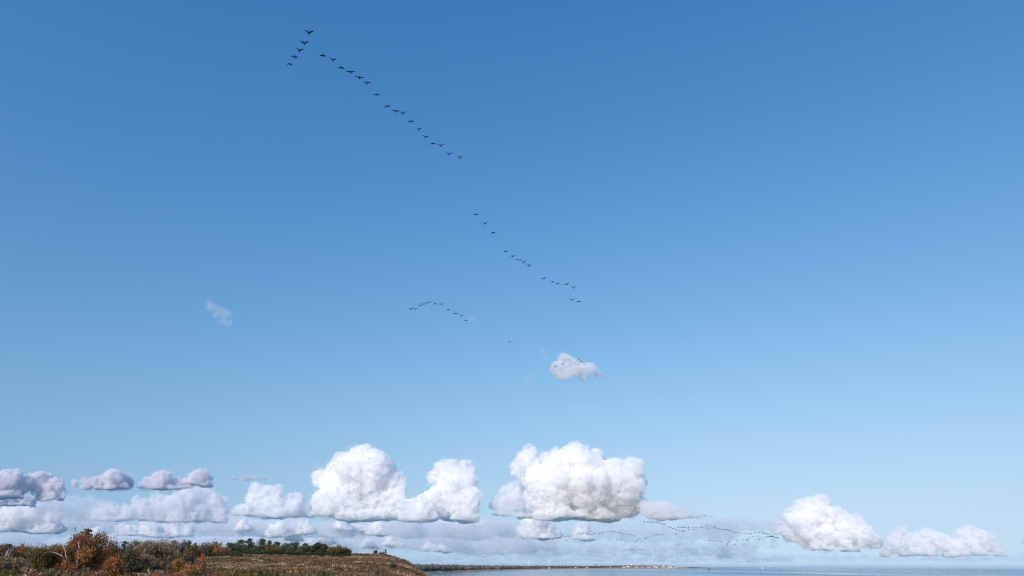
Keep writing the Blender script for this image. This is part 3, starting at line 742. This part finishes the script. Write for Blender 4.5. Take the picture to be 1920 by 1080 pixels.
# wood edge along the skyline
S = 400
SKY = [(-12, 1018, 26, 330, 'rust', 'round', 'dark rust oak past the purple brown oak', 'dark'), (18, 1026, 22, 350, 'pine', 'round', 'dark green holly tree between rust oaks', 'dark'), (6, 1020, 14, 345, 'purple', 'round', 'purple brown oak behind the bare sapling', 'dark'),
  (36, 1020, 32, 340, 'rust', 'round', 'round rust oak above the sandy strip', 'dark'), (53, 1028, 16, 350, 'brownoak', 'round', 'small brown oak beside round rust oak', 'dark'), (68, 1029, 18, 350, 'redbrown', 'round', 'small red brown oak half hidden by olive bush', 'dark'),
  (226, 1015, 16, 330, 'pine', 'scotspine', 'scrawny dark pine behind the orange birch', 'dark'), (236, 1015, 12, 330, 'bare', 'twigs', 'thin bare tree beside the scrawny pine', 'grey'), (248, 1012, 24, 330, 'olive', 'round', 'single round olive oak standing clear of its neighbours', 'dark'),
  (274, 1013, 26, 340, 'brownoak', 'round', 'bronze oak in the clump above the wide willow', 'dark'), (297, 1011, 30, 345, 'brownoak', 'round', 'largest bronze oak with domed crown above the wide willow', 'dark'), (319, 1013, 20, 345, 'rust', 'round', 'reddish domed oak at the end of the bronze clump', 'dark'),
  (336, 1010, 18, 350, 'bare', 'twigs', 'leafless grey tree with fan of twigs', 'grey'), (347, 1013, 16, 345, 'pine', 'round', 'green ivy covered tree beside leafless fan tree', 'dark'), (358, 1018, 18, 345, 'brownoak', 'round', 'low bronze oak past the ivy covered tree', 'dark'),
  (378, 1016, 24, 380, 'bare', 'twigs', 'wide leafless brown tree at the wood edge', 'grey'), (388, 1018, 22, 385, 'olive', 'round', 'olive oak between leafless trees', 'dark'), (397, 1013, 12, 390, 'bare', 'twigs', 'narrow leafless tree above the orange oak', 'grey'),
  (404, 1018, 20, 380, 'orange', 'round', 'bright orange oak before the pine row', 'dark'), (416, 1025, 24, 378, 'redbrown', 'round', 'low salmon brown bush oak against the first pine', 'dark'), (366, 1024, 18, 372, 'redbrown', 'round', 'salmon brown oak beside the low bronze oak', 'dark')]
for (px, top, wd, D, pal, form, lab, bk) in SKY:
    tree('bare_tree' if form == 'twigs' else 'pine_tree' if form == 'scotspine' else 'oak_tree', px, top, wd, D, pal, form, lab, bark=bk, n=1500 if form != 'twigs' else 900, leaf=D * .00105 if form != 'twigs' else D * .0009, sink=.5)
PINES = [(430, 1018, 26, 'pine', 'scotspine', 'first dark pine of the row beside the salmon oak'), (446, 1012, 26, 'pine', 'pine', 'pointed dark pine second in the row'), (461, 1010, 24, 'pine', 'pine', 'narrow topped pine standing just above its neighbours'),
  (470, 1022, 24, 'pine', 'scotspine', 'short bluish pine before the tallest pine'), (487, 1010, 32, 'pine', 'pine', 'tallest broad layered pine of the row'), (500, 1014, 16, 'pine', 'pine', 'narrow pine against the tallest one'), (514, 1016, 15, 'pine', 'scotspine', 'short pine showing over the olive oak'),
  (508, 1022, 30, 'olive', 'round', 'round olive oak set into the pine row'), (534, 1018, 26, 'pine', 'scotspine', 'dense dark pine after the olive oak'), (546, 1016, 28, 'pine', 'scotspine', 'dense pine with twin rounded tops'), (568, 1019, 26, 'pine', 'pine', 'mid green pine with pointed crown'),
  (582, 1024, 18, 'pine', 'scotspine', 'low pine filling the gap in the row'), (592, 1017, 22, 'dark', 'scotspine', 'blackish pine with flat slanting top'), (606, 1021, 22, 'dark', 'scotspine', 'blackish sloping pine behind the pale green tree'), (600, 1027, 14, 'green', 'round', 'small pale green tree at the foot of blackish pine'),
  (617, 1026, 16, 'olive', 'round', 'yellow olive bush oak against the round oak'), (630, 1022, 32, 'olive', 'round', 'large round olive oak near the end of the row'), (648, 1029, 16, 'dark', 'round', 'dark low rounded tree ending the row')]
for q in range(21):
    PINES.append((426 + q * 11, 1026 + vrr.uniform(-3, 3) + (0 if q < 17 else 3), 22, vrr.choice(('pine', 'pine', 'dark', 'olive')), 'round', 'dark evergreen filling the back of the pine row'))
for (px, top, wd, pal, form, lab) in PINES:
    tree('pine_tree' if form != 'round' else 'oak_tree', px, top, wd * 1.15, (432 if 'filling' in lab else 420) + vrr.uniform(-8, 8), pal, form, lab, bark='dark', n=3200, leaf=.42, sink=.6, group='evergreens at the back of the pine row' if 'filling the back' in lab else None)
for (px, top, wd, pal, form, lab, nm) in ((664, 1036.5, 10, 'dark', 'bush', 'low dark thorn bush on the bare skyline', 'thorn_bush'), (674, 1037, 6, 'dark', 'bush', 'tiny dark thorn bush on the bare skyline', 'thorn_bush'), (702, 1031, 9, 'dark', 'round', 'lone small pine with two stems on the skyline', 'pine_tree'),
        (721, 1030, 6, 'dark', 'scotspine', 'lone slim pine near the cliff top', 'pine_tree'), (716, 1034, 7, 'olive', 'bush', 'small bush against the slim cliff top pine', 'thorn_bush'), (711, 1036, 6, 'greybrown', 'twigs', 'pale grass tussock bush between two small pines', 'thorn_bush')):
    tree(nm, px, top, wd, 445, pal, form, lab, 'tree' if nm == 'pine_tree' else 'bush', bark='dark', n=420, leaf=.32, sink=.25)
for i, (x0, x1, D, lab) in enumerate(((345, 452, 372, 'dark green hedge along the foot of the wood edge'), (452, 660, 408, 'low dark hedge along the foot of the pine row'), (-20, 75, 325, 'dark hedge below the rust oaks'), (215, 345, 322, 'olive hedge in front of the bronze oaks'))):
    P, C2 = [], []
    N = int((x1 - x0) * 55)
    pxs_ = vr.uniform(x0, x1, N); hh = fbm(pxs_ / 9, pxs_ * 0, 5 + i)
    for q in range(N):
        g_ = at_dist(pxs_[q], 1058, D + vr.uniform(-5, 5)); P.append((g_.x, g_.y, vr.uniform(0, 1) * (1.0 + 2.6 * hh[q])))
    P = np.array(P); P[:, 2] += height(P[:, 0], P[:, 1]); col = np.array(PAL['dark' if i != 3 else 'olive'])[vr.integers(0, 2, N)] * vr.uniform(.7, 1.6, (N, 1)) + np.array([.01, .014, .002])
    v, f, c = leaves(P, .42, col); me = mesh_np('hedge', v, f); set_col(me, c); tag(link('hedge', me, M_LEAF), lab, 'hedge')

# sandy track and bench
tp = [(430, 205), (427, 215), (431, 232), (437, 248), (441, 262)]
V = []
for px, D in tp:
    for k in (-1, 0, 1):
        g_ = at_dist(px + k * 3.2, 1058, D); V.append((g_.x, g_.y, hz(g_.x, g_.y) + .32 + .25 * (k == 0) * 0))
F4 = [(i * 3 + k, i * 3 + k + 1, i * 3 + k + 4, i * 3 + k + 3) for i in range(len(tp) - 1) for k in range(2)]
tag(link('sandy_path', mesh_np('sandy_path', V, F4), flat_mat('pale_sand', (.42, .36, .30), .95)), kind='structure')
M_BENCH = flat_mat('silvered_oak', (.34, .31, .27), .85, .2, 8)
r = bpy.data.objects.new('bench', None); COL.objects.link(r); g_ = at_dist(271, 1058, 126); r.location = (g_.x, g_.y, hz(g_.x, g_.y)); r.rotation_euler.z = -.25
zt = max(at_dist(271, 1075.6, 126).z - r.location.z, .4)
tag(r, 'weathered plank bench on two posts among the bracken', 'bench')
link('seat', mesh_np('seat', *boxm(-.95, .95, -.17, .17, zt - .07, zt)), M_BENCH, r)
for sx_ in (-.62, .62): link('post', mesh_np('post', *boxm(sx_ - .08, sx_ + .08, -.1, .1, -.3, zt - .072)), M_BENCH, r)

# ------------------------------------------------------------------ geese
M_GOOSE, t, out = new_mat('goose_plumage')
at = t.nodes.new('ShaderNodeAttribute'); at.attribute_name = 'Col'; p = t.nodes.new('ShaderNodeBsdfPrincipled'); p.inputs['Roughness'].default_value = .7
t.links.new(at.outputs['Color'], p.inputs['Base Color']); t.links.new(p.outputs[0], out.inputs['Surface'])
def goose_mesh(li, lo, ri, ro, sweep=.05, fat=1.0):
    """one goose, head towards -Y; inner and outer wing angles (degrees) for each side; span 1.45 m"""
    V, Fc, C = [], [], []
    seg = 8
    prof = [(-.52, .008, 0), (-.47, .032, .0), (-.42, .042, .005), (-.36, .030, .0), (-.26, .034, -.005), (-.17, .065, -.015), (-.05, .095, -.02), (.08, .092, -.02), (.20, .066, -.01), (.29, .036, .0), (.37, .045, .008), (.42, .02, .01)]
    for i, (y, rr_, zc) in enumerate(prof):
        rr_ *= fat
        fl = 1 if i < 10 else .35; wd = 1 if i < 10 else 1.5
        for k in range(seg):
            a = 2 * math.pi * k / seg; V.append((math.cos(a) * rr_ * wd, y, zc + math.sin(a) * rr_ * fl))
            belly = math.sin(a) < -.3 and -.1 < y < .33
            C.append((.016, .014, .013) if y < -.15 else (.14, .10, .07) if belly else (.02, .018, .016))
    for i in range(len(prof) - 1):
        for k in range(seg): Fc.append((i * seg + k, i * seg + (k + 1) % seg, (i + 1) * seg + (k + 1) % seg, (i + 1) * seg + k))
    for sgn, ai, ao in ((-1, li, lo), (1, ri, ro)):
        st = [(.03, .0), (.20, 0), (.36, 0), (.50, .0), (.62, 0), (.73, 0)]; ch = [.27, .27, .25, .19, .12, .03]
        x = z = 0.0; b = len(V); px_ = .03
        ang = [ai, ai, ai * .6 + ao * .4, ao, ao, ao]
        for i, (xs, _) in enumerate(st):
            d = xs - px_; px_ = xs; x += d * math.cos(math.radians(ang[i])); z += d * math.sin(math.radians(ang[i]))
            ys = -.10 - .05 * math.sin(min(xs / .36, 1) * 1.57) + max(0, xs - .36) * sweep * 3
            th = .018 * (1 - xs) * (fat * 2.4 - 1.4)
            X_ = sgn * (x + .03)
            V += [(X_, ys, z + .02), (X_, ys + ch[i] * .4, z + .02 + th), (X_, ys + ch[i], z + .015), (X_, ys + ch[i] * .4, z + .02 - th * .6)]
            C += [(.018, .016, .016)] * 4
        for i in range(len(st) - 1):
            for k in range(4):
                q = (b + i * 4 + k, b + i * 4 + (k + 1) % 4, b + i * 4 + 4 + (k + 1) % 4, b + i * 4 + 4 + k); Fc.append(q)
        Fc.append((b + 20, b + 21, b + 22, b + 23)); Fc.append((b, b + 1, b + 2, b + 3))
    me = mesh_np('goose', np.array(V), np.array(Fc)); set_col(me, np.array(C)); me.materials.append(M_GOOSE)
    bm = bmesh.new(); bm.from_mesh(me); bmesh.ops.recalc_face_normals(bm, faces=bm.faces); bm.to_mesh(me); bm.free()
    return me
POSE = {'V': (44, 30, 44, 30), 'v': (28, 18, 28, 18), '-': (10, 4, 10, 4), 'm': (32, -6, 32, -6), 'M': (30, -55, 30, -55), 'A': (-6, -58, -6, -58), 'a': (2, -34, 2, -34), 'k': (-14, 2, 46, 40)}
POSE_WORD = {'V': 'wings raised in a V', 'v': 'wings slightly raised', '-': 'wings held level', 'm': 'wings gently arched', 'M': 'wings bent in an M shape', 'A': 'wings pressed down', 'a': 'wings drooping slightly', 'k': 'wings banked steeply'}
GOOSE = {k: goose_mesh(*a) for k, a in POSE.items()}; GOOSE_FAR = {k: goose_mesh(*a, .05, 1.8) for k, a in POSE.items()}
gr_ = random.Random(3)
def goose(px, py, span, pose, where, group, head=-.18):
    d = ray(px, py); fz = d.dot(_f); D = 1.45 * FPX / (span * 1.07) / (fz if fz > .5 else 1) * 1.0
    o = link('goose', (GOOSE if span > 8 else GOOSE_FAR)[pose]); o.location = EYE + d * (D)
    to = Vector((-d.x, -d.y, 0)).normalized(); ang = math.atan2(to.x, -to.y)    # head (-Y) towards the camera
    o.rotation_euler = (gr_.uniform(-.06, .06), gr_.uniform(-.10, .10), ang + head + gr_.uniform(-.12, .12))
    tag(o, 'goose with %s in %s' % (POSE_WORD[pose], where), 'goose', group); return o
ARM1 = [(579, 62, 'V'), (570, 81, 'v'), (561, 95, 'V'), (553, 107, 'M'), (544, 120, 'A')]
ARM2 = [(606, 104, 'A'), (624, 113, 'V'), (641, 127, 'A'), (657, 135, '-'), (674, 146, 'm'), (688, 156, 'm'), (707, 177, 'A'), (727, 199, 'a'), (742, 209, 'm'), (755, 213, 'V'), (771, 228, 'M'), (785, 243, 'V'), (798, 257, 'v'), (812, 269, 'A'), (826, 273, 'v'), (842, 289, 'v'), (862, 296, 'V')]
ARM3 = [(893, 402, 'a'), (909, 420, 'V'), (925, 436, 'A'), (949, 471, 'A'), (961, 480.5, '-'), (973, 487.5, '-'), (982, 492, 'V'), (991.5, 498.5, 'V'), (1020, 522, 'M'), (1036, 528.5, 'A'), (1046, 532, 'M'), (1063, 533, 'k'), (1075.5, 540, 'V'), (1072, 562.4, 'v'), (1085, 565.5, 'a')]
ARC = [(769.6, 579.6, 'v'), (778.5, 579.4, '-'), (787.5, 573.3, 'v'), (795, 570.4, 'v'), (803.5, 567.5, 'm'), (816, 569.4, 'A'), (828, 571, 'V'), (841, 580.6, 'A'), (854.8, 587.5, 'a'), (865.6, 592.7, 'V'), (873.8, 601, 'M')]
LOW = [(1041.7, 687, 'a'), (1054.6, 683, 'v'), (1085, 674, 'A'), (1090, 678.5, 'm'), (1096.7, 679, 'm')]
for x, y, k in ARM1: goose(x, y, 21 - (y - 62) * .09, k, 'the short leading arm', 'geese in the short leading arm')
for x, y, k in ARM2: goose(x, y, 17 - (y - 104) * .017, k, 'the long arm', 'geese in the long arm')
for x, y, k in ARM3: goose(x, y, 13.5 - (y - 402) * .006, k, 'the trailing line', 'geese in the trailing line')
for x, y, k in ARC: goose(x, y, 11.5, k, 'the short curved line', 'geese in the short curved line')
for x, y, k in LOW: goose(x, y, 9.5, k, 'the handful by the small cloud', 'geese by the small high cloud')
goose(955.6, 641, 10, 'a', 'empty sky, alone between two flocks', 'lone geese')
goose(738, 845, 3, 'V', 'clear sky, a lone speck', 'lone geese')
def pts(ox, oy, k, raw): return [(ox + a / k, oy + b / k) for a, b in raw]
SK1 = pts(1000, 970, 16, [(213,640),(262,640),(352,640),(418,648),(490,645),(572,648),(625,630),(722,630),(812,615),(972,582),(1048,565),(1140,555),(1222,535),(1303,505),(1388,487),(1482,495),(1590,505),(1670,515),(1755,518),(1838,482)]) \
    + pts(1100, 930, 10.8, [(262,752),(322,738),(405,732),(470,720),(525,725),(585,726),(650,740),(672,738),(723,768),(832,773),(880,778),(912,790),(965,802)])
STR = pts(1000, 970, 16, [(987,690),(1600,710),(1697,745),(1780,688),(1858,688)]) + pts(1100, 930, 10.8, [(617,885),(692,883),(980,937),(1020,888),(1083,870),(1115,918),(1172,852),(1218,846)]) \
    + pts(1200, 970, 13.714, [(363,455),(432,455),(490,448),(578,452),(905,430),(943,430),(978,705),(1033,677)])
TOPS = pts(1100, 930, 10.8, [(650,198),(717,197),(787,193),(852,188),(910,188),(968,212),(1022,230),(1072,247)])
SK2 = pts(1200, 970, 13.714, [(112,112),(188,125),(252,123),(305,128),(360,128),(418,125),(478,145),(538,152),(600,178),(640,178)])
SK3 = pts(1200, 970, 13.714, [(735,250),(780,262),(838,292),(880,300),(940,315),(1005,347),(1078,352),(1105,355),(1135,357),(985,260),(1065,267),(1125,265),(1152,255),(1245,262),(1345,270),(1443,270),(1552,260),(1612,266),(1698,275),(1772,290),(1252,308),(1403,325),(1713,210),(1803,215)]) \
    + pts(1320, 970, 12.8, [(200,258),(253,208),(262,248),(312,270),(368,285),(420,283),(468,298),(520,293),(555,302),(595,313),(635,320),(692,352),(768,362),(842,377),(960,390),(1045,395),(1128,390),(1235,360),(1320,360),(1388,352),(1428,387),(1475,395),(1523,398),(1563,407),(1480,478),(1517,472),(1558,466),(1595,460),(1612,450),(1630,447),(1640,462),(1655,457),(1690,475),(1725,490),(1768,496)])
SK4 = pts(1320, 970, 12.8, [(125,570),(200,572),(280,568),(355,577),(417,578),(600,588),(612,590),(562,620),(565,648),(718,657),(803,543),(935,527),(1018,527),(1048,555),(1095,492),(1165,458),(1328,530)])
SEA = pts(1220, 1050, 16, [(250,312),(322,312),(412,305),(520,312),(630,308),(755,310),(862,310),(980,308),(1085,300),(1200,308),(1390,310)])
PK = 'VvmMAa-v'
for L, sp_, wh, gp in ((SK1, 6.7, 'the far skein rising in a hump', 'geese in the far humped skein'), (STR, 6.3, 'the loose far stragglers', 'far straggling geese'), (TOPS, 6.5, 'the line crossing the largest cumulus', 'geese crossing the largest cumulus'),
                      (SK2, 6.9, 'the line under the flat cloud base', 'geese under the flat cloud base'), (SK3, 6.7, 'the longest far skein over the sea', 'geese in the longest far skein'), (SK4, 6.3, 'the ragged far group', 'geese below the longest skein'), (SEA, 4.2, 'the low line skimming the sea', 'geese skimming the sea')):
    for x, y in L: goose(x, y, sp_ * gr_.uniform(.85, 1.1), gr_.choice(PK), wh, gp, gr_.uniform(-.4, .2))
goose(1329, 1069, 10, 'k', 'low flight over water, largest there', 'lone geese', .5)
for x, y in ((1098, 1054), (1213, 1051.5), (1391, 1047.5)): goose(x, y, 2.4, 'v', 'distant flight over the shore', 'far specks over the shore')
# ------------------------------------------------------------------ the clouds of this sky
MAUVE = (.93, .925, .96); SHADE_GREY = (.80, .785, .85); SHADE_BLUE = (.76, .85, .94)  # shade from other clouds put into the left clouds' and banks' colour
cloud('cumulus_cloud', [(683,864,24),(660,882,28),(705,882,28),(690,905,34),(628,900,24),(603,895,17),(735,902,20),(745,925,16),(640,930,36),(700,935,36),(615,945,24),(655,955,22),(745,955,22),(720,960,18),
      (872,882,18),(838,885,20),(812,893,11),(862,905,24),(845,915,22),(882,908,12),(830,938,28),(868,945,26),(790,955,22),(764,958,18)], 14000, 980, seed=3, density=.24, veil=1,
      label='tall white cumulus with two towers joined low down above the heath')
cloud('cumulus_cloud', [(990,864,19),(972,880,15),(1015,875,22),(1048,872,22),(1080,864,26),(1112,872,25),(1145,885,22),(1183,882,20),(1190,905,16),(1165,910,34),(1100,910,40),(1045,910,36),(1010,905,24),
      (1178,938,26),(1130,945,28),(1085,945,28),(1040,945,26),(1010,935,22)], 14000, 978, seed=8, density=.24, veil=1,
      label='largest heaped white cumulus with broad flat grey base above the far beach')
cloud('cumulus_cloud', [(968,918,15),(950,930,15),(935,945,13),(970,945,18),(990,955,16),(945,958,12)], 14600, 974, seed=9, density=.16,
      label='ragged white shoulder cloud against the largest cumulus')
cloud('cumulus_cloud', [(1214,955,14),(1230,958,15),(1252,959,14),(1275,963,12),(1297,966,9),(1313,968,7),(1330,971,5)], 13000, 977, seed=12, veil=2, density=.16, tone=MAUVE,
      label='small pale trailing cloud beside the largest cumulus')
cloud('cumulus_cloud', [(479,918,12),(478,935,15),(508,930,17),(515,950,18),(490,955,18),(465,958,12),(447,958,10),(556,940,13),(545,955,13),(570,955,14),(583,966,9)], 15000, 974, seed=17, grow=1.32, veil=1.3, density=.18,
      label='medium white cumulus with two knobs between grey bank and tall cumulus')
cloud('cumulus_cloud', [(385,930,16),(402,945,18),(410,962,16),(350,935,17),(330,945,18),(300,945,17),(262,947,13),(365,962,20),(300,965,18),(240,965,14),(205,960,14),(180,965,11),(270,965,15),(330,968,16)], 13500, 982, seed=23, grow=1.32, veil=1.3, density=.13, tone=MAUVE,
      label='broad grey and white cloud bank over the rust coloured trees')
cloud('cumulus_cloud', [(212,897,15),(234,905,14),(190,907,12),(163,908,9),(143,908,6),(215,915,10)], 8600, 921, seed=31, grow=1.38, veil=1.3, density=.26, tone=SHADE_GREY,
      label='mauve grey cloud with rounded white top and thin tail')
cloud('cumulus_cloud', [(300,903,15),(276,909,11),(326,910,12),(343,908,9)], 8800, 921, seed=37, grow=1.38, veil=1.3, density=.26, tone=SHADE_GREY, label='small grey cloud lit white along its domed top')
cloud('cumulus_cloud', [(370,898,13),(387,904,10),(356,905,10)], 8800, 915, seed=41, grow=1.38, veil=1.3, density=.26, tone=SHADE_GREY, label='little rounded lilac cloud at the end of its row')
cloud('cumulus_cloud', [(462,895,7),(482,895,7),(496,897,6),(438,898,6),(428,900,4)], 9200, 903, seed=43, grow=1.5, density=.13, flat=.6, tone=SHADE_GREY, label='thin flat mauve shred of cloud')
cloud('cumulus_cloud', [(16,902,17),(-6,912,20),(-40,905,24),(74,905,17),(100,913,13),(48,908,14),(85,925,14),(30,922,14),(112,924,9)], 9500, 940, seed=47, grow=1.45, veil=1.3, density=.26, tone=SHADE_GREY,
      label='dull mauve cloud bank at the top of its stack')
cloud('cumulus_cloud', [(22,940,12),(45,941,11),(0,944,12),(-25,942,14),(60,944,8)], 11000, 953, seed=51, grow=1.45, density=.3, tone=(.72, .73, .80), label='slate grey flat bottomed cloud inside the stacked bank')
cloud('cumulus_cloud', [(20,970,22),(60,965,24),(92,972,18),(-5,975,20),(104,950,8),(-40,968,25),(80,985,15)], 19000, 1002, seed=53, grow=1.45, veil=1.3, density=.18, tone=(.995, .985, .98),
      label='creamy white cloud lowest of its stack')
cloud('cumulus_cloud', [(240,997,12),(275,993,13),(325,993,13),(350,996,11),(225,1001,9),(300,999,10),(180,1000,10),(160,1003,8)], 22000, 1010, seed=59, grow=1.4, density=.24, tone=(.99, .985, .98),
      label='low cream cloud just above the rounded oaks')
cloud('cumulus_cloud', [(1000,985,18),(1020,1000,16),(990,1003,13),(1043,1004,10),(1003,968,9)], 20000, 1014, seed=61, grow=1.35, density=.32, tone=(1, .995, .985), label='cream cloud tucked under the largest cumulus')
cloud('cumulus_cloud', [(1096,992,9),(1090,1002,12),(1102,1008,8),(1078,1010,7)], 21000, 1016, seed=67, grow=1.5, density=.3, tone=(1, .995, .985), label='single small cream cloud puff crossed by the skein of geese')
cloud('cumulus_cloud', [(1508,955,18),(1535,952,20),(1483,968,14),(1548,968,22),(1575,972,16),(1505,980,22),(1480,995,18),(1515,1002,24),(1560,995,26),(1600,990,22),(1622,1006,18),(1640,1015,13),(1455,990,12),(1545,1018,18),(1590,1018,16)], 33000, 1037, seed=71, veil=1.3, density=.24, tone=(1, .995, .985),
      label='lone peaked cream cumulus above the open sea')
cloud('cumulus_cloud', [(1690,1003,12),(1672,1022,13),(1740,1006,12),(1715,1022,15),(1765,1018,15),(1822,1008,17),(1848,1014,14),(1795,1022,14),(1872,1030,9),(1660,1036,8),(1740,1033,10),(1830,1032,12)], 38000, 1047, seed=73, veil=1.3, grow=1.55, density=.2, tone=(1, .995, .985),
      label='long low cream cumulus line above the sea horizon')
cloud('cumulus_cloud', [(1925,1018,9),(1935,1024,9)], 36000, 1034, seed=79, density=.08, label='sliver of pale cloud past the long low cumulus line')
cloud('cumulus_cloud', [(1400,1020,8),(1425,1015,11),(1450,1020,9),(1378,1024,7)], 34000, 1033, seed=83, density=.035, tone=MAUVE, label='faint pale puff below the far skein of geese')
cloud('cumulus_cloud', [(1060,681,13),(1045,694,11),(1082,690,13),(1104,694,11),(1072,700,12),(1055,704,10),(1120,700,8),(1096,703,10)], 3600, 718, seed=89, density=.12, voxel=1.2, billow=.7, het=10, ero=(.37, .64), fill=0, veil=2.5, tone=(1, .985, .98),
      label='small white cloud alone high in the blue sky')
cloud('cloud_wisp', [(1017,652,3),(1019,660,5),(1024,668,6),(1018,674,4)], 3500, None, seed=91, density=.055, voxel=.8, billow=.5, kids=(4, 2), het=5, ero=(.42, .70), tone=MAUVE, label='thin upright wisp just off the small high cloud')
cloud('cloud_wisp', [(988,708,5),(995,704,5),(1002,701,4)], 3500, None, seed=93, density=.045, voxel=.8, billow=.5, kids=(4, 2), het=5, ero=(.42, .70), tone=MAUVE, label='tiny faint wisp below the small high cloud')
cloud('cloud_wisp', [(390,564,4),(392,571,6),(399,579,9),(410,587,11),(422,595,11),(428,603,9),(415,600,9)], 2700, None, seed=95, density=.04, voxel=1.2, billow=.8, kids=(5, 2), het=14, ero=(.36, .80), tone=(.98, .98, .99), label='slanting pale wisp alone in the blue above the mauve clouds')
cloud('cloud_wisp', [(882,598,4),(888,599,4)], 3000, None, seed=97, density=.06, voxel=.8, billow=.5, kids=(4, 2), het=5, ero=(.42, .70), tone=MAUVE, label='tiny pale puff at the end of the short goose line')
# far layered banks low on the horizon
rb = random.Random(5)
def bank(x0, x1, y, r, D, base, density, seed, label, tone=SHADE_BLUE, ero=(.40, .68), flat=.6, het=16, stretch=2.4):  # blue-grey tones hold the shade of nearer clouds as colour
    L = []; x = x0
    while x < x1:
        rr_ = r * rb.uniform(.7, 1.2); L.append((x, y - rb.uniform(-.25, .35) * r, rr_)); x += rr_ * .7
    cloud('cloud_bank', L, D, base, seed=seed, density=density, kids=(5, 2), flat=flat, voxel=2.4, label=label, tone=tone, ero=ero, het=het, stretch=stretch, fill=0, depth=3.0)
def puff(name, L, D, base, seed, density=.32, tone=(1, .995, .985)):
    o = cloud(name, L, D, base, seed=seed, density=density, tone=tone, kids=(6, 3), fill=0, grow=1.75, het=7, label='small bright cloud puff within the hazy low bank')
    o['group'] = 'cloud puffs in the low bank'
for q, (x, y, r_) in enumerate(((455, 990, 9), (520, 1000, 12), (562, 996, 13), (548, 1012, 9), (640, 990, 10), (668, 992, 8), (705, 997, 11), (738, 985, 6), (775, 986, 7), (830, 984, 7), (888, 985, 7), (906, 986, 6), (862, 992, 9), (610, 1015, 10), (585, 1024, 8), (690, 1026, 9), (735, 1022, 10), (805, 1030, 8), (828, 1032, 7), (1135, 1042, 4), (1120, 1043, 3), (1180, 1032, 6), (1205, 1031, 5))):
    puff('cloud_puff', [(x, y, r_), (x + r_ * .9, y + 2, r_ * .75), (x - r_ * .8, y + 2.5, r_ * .7), (x + r_ * 1.7, y + 3, r_ * .5)], 23000 + 300 * q, y + r_ * .75 + 2, 200 + q)
PALE = (.935, .955, .98)
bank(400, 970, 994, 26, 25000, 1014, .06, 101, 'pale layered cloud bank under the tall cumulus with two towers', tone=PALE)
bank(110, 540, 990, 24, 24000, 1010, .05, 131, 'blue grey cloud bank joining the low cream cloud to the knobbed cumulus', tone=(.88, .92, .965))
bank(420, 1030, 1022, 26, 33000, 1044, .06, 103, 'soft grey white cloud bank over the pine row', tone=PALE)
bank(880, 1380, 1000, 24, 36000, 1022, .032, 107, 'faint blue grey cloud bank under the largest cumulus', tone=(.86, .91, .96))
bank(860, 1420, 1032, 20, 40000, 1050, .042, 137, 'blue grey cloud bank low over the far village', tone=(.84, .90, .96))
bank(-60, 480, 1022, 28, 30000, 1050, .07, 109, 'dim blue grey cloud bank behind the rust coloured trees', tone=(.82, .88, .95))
bank(80, 200, 955, 30, 18000, 992, .035, 139, 'blue grey shadowy cloud beside the creamy stack', tone=(.82, .88, .95))  # a bluish shaded patch, its shade put into the tone
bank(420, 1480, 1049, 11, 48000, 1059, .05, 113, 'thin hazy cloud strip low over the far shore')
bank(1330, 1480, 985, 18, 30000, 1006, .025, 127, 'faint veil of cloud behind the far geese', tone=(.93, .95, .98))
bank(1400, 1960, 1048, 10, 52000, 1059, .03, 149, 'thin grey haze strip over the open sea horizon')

# ------------------------------------------------------------------ sea air
m, t, out = new_mat('sea_air')
pv = t.nodes.new('ShaderNodeVolumePrincipled'); pv.inputs['Color'].default_value = (.80, .90, 1, 1); pv.inputs['Density'].default_value = 1.0e-5
pv.inputs['Anisotropy'].default_value = .1
t.links.new(pv.outputs[0], out.inputs['Volume'])
v, f = boxm(-91000, 91000, -4000, 91000, -4, 160)
tag(link('haze', mesh_np('haze', v, f), m), kind='stuff')
